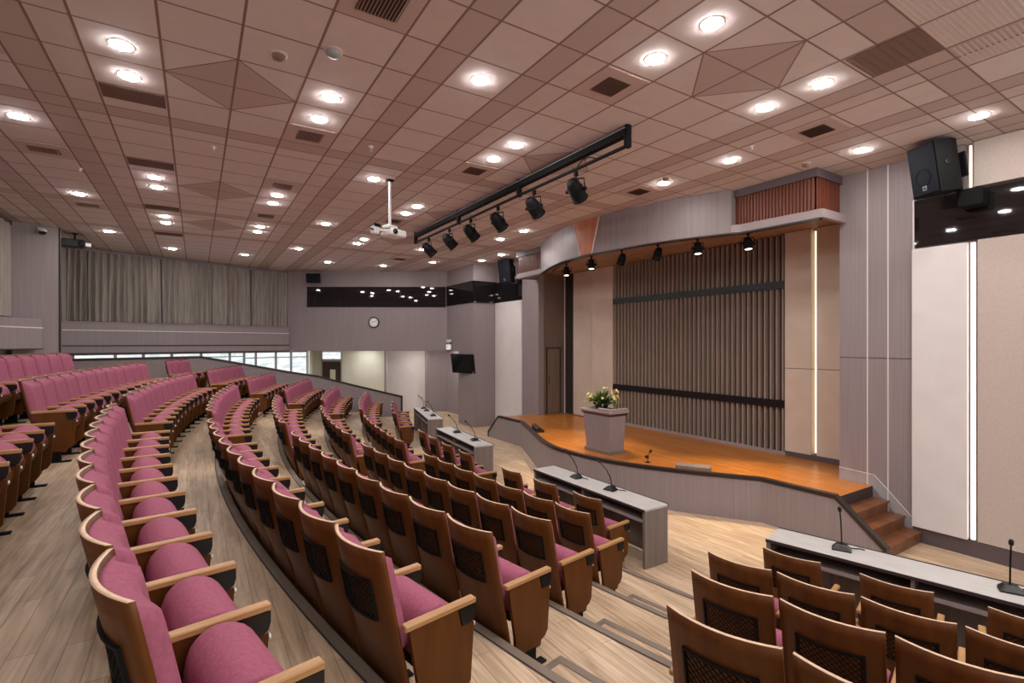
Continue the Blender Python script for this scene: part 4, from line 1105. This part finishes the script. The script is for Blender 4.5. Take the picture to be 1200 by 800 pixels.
# ------------------------------------------------------------------ podium, flowers, stage bits
pd = empty('podium', (6.98, 7.57, SZ), radians(0), 'grey flared wooden podium standing at the stage edge under a flower bouquet', 'podium')
q = MB()
def frustum(mb, b, t, z0, z1, mat):
    mb.hexa([(b[0], b[2], z0), (b[1], b[2], z0), (b[1], b[3], z0), (b[0], b[3], z0), (t[0], t[2], z1), (t[1], t[2], z1), (t[1], t[3], z1), (t[0], t[3], z1)], mat)
frustum(q, (-.19, .19, -.34, .34), (-.225, .20, -.385, .385), .06, .74, 'purple'); q.build('body', pd)
q = MB(); q.cbox((0, 0, .03), (.43, .74, .06), 'desk_body', .006); q.build('plinth', pd)
q = MB(); frustum(q, (-.23, .21, -.39, .39), (-.26, .24, -.43, .43), .74, .79, 'desk_dark'); q.cbox((-.01, 0, .815), (.52, .88, .05), 'lip', .01); tp = q.build('top', pd)
q = MB(); q.cbox((-.24, -.26, .865), (.04, .34, .06), 'lip', .01); q.cbox((-.01, -.42, .865), (.46, .035, .06), 'lip', .01); q.build('upstand', tp)

fw = empty('flower_bouquet', (7.05, 7.74, SZ + .842), 0, 'cream lily bouquet with green leaves on top of the podium', 'flowers'); fw.scale = (1.15, 1.15, 1.15)
q = MB(); q.lathe([(.0, 0), (.10, .0), (.15, .08), (.14, .10), (.0, .09)], (0, 0, 0), 'desk_dark', 18); q.build('bowl', fw)
q = MB(); rnd = random.Random(3)
def blade(mb, base, d, L_, w, mat):
    d = Vector(d).normalized(); s = d.cross(Vector((0, 0, 1)))
    s = s.normalized() if s.length > .01 else Vector((1, 0, 0)); nrm = s.cross(d).normalized()
    b = Vector(base); droop = Vector((0, 0, -.25 * L_))
    P = []
    for t, ww in ((0, .2), (.35, 1), (.7, .75), (1, .05)):
        c_ = b + d * L_ * t + droop * t * t; P += [c_ - s * w * ww, c_ + nrm * w * .25 * ww, c_ + s * w * ww]
    fs = []
    for i in range(3): fs += [(i * 3, i * 3 + 1, i * 3 + 4, i * 3 + 3), (i * 3 + 1, i * 3 + 2, i * 3 + 5, i * 3 + 4)]
    mb.add(P, fs, mat)
for i in range(150):
    a = rnd.random() * 2 * PI; e = rnd.uniform(.22, 1.4); d = (cos(a) * cos(e) * .9, sin(a) * cos(e) * 1.15, sin(e) * .8)
    blade(q, (d[0] * .05, d[1] * .08, .08), d, rnd.uniform(.18, .42), rnd.uniform(.012, .03), 'leaf')
fo = q.build('foliage', fw, fixn=False); fo['kind'] = 'stuff'
for i in range(18):
    a = rnd.random() * 2 * PI; e = rnd.uniform(.1, 1.3); L_ = rnd.uniform(.2, .34)
    c_ = Vector((cos(a) * cos(e) * L_ * .9, sin(a) * cos(e) * L_ * 1.25, .1 + sin(e) * L_ * .95))
    q = MB(); dz = (c_ - Vector((0, 0, .05))).normalized(); mtx = dz.to_track_quat('Z', 'Y').to_matrix()
    s = rnd.uniform(.04, .062)
    for j in range(6):
        t = j * PI / 3; d = mtx @ Vector((cos(t), sin(t), .65)); blade(q, c_, d, s * 1.25, s * .36, 'petal' if i % 4 else 'petal_pink')
    q.lathe([(0, 0), (s * .18, s * .2), (s * .12, s * .5), (0, s * .55)], c_, 'petal', 8, True, mtx)
    q.build('blossom', fw, fixn=False)

sm = empty('stage_microphone', (6.95, 6.40, SZ), 0, 'small black clip microphone standing on the stage edge', 'microphone')
q = MB(); q.lathe([(.05, 0), (.05, .01), (.012, .02)], (0, 0, 0), 'satin_black', 14); q.build('base', sm)
q = MB(); q.tube([(0, 0, .015), (.0, .0, .12), (.02, -.04, .2)], .007, 'black', 6); q.build('stem', sm)
q = MB(); q.cbox((.0, .02, .10), (.05, .07, .05), 'satin_black', .012); q.tube([(.02, -.03, .19), (.03, -.06, .23)], .02, 'satin_black', 8); q.build('head', sm)
fb = empty('floor_monitor', (7.22, 5.62, SZ), atan2(5.58 - 5.03, 6.89 - 7.25), 'low grey box lying on the stage boards behind the apron cap', 'stage box')
q = MB(); q.profile_x([(-.10, .0), (.10, .0), (.10, .07), (-.06, .09), (-.10, .06)], -.28, .28, 'desk_body'); q.build('housing', fb)
q = MB(); q.box(-.12, .10, -.108, -.099, .02, .05, 'desk_dark'); q.build('front_grille', fb)
wm = empty('stage_wedge', (7.22, 10.22, SZ), radians(65.6), 'dark wedge monitor behind the apron near the far pier', 'stage monitor')
q = MB(); q.profile_x([(-.08, 0), (.11, 0), (.11, .09), (.05, .12), (-.08, .04)], -.34, .34, 'satin_black'); q.build('cabinet', wm)
q = MB(); q.hexa([(-.33, -.07, .044), (.33, -.07, .044), (.34, .045, .118), (-.34, .045, .118), (-.33, -.07, .052), (.33, -.07, .052), (.34, .045, .126), (-.34, .045, .126)], 'desk_dark'); q.build('grille', wm)

# ------------------------------------------------------------------ camera, world, view
cam = bpy.data.cameras.new('camera'); co = bpy.data.objects.new('camera', cam); COL.objects.link(co)
co.location = (0, 0, CAM_Z); co.rotation_euler = (PI / 2, 0, -TH)
cam.sensor_fit = 'HORIZONTAL'; cam.sensor_width = 36.0; cam.lens = 587.0 / 1200 * 36.0
cam.shift_y = 2.0 / 1200
cam.clip_start = .05; cam.clip_end = 200
S.camera = co
wd = bpy.data.worlds.new('world'); S.world = wd; wd.use_nodes = True
wd.node_tree.nodes['Background'].inputs[0].default_value = (1.0, 1.0, 1.0, 1); wd.node_tree.nodes['Background'].inputs[1].default_value = 1.2
vs = S.view_settings
S.display_settings.display_device = 'sRGB'
vs.view_transform = 'Standard'; vs.look = 'None'; vs.exposure = 0.1; vs.gamma = 1.0
try: vs.use_curve_mapping = False
except Exception: pass
S.cycles.max_bounces = 8; S.cycles.diffuse_bounces = 5; S.cycles.glossy_bounces = 3; S.cycles.transmission_bounces = 3; S.cycles.transparent_max_bounces = 6
S.cycles.sample_clamp_indirect = 8.0
S.cycles.use_denoising = True
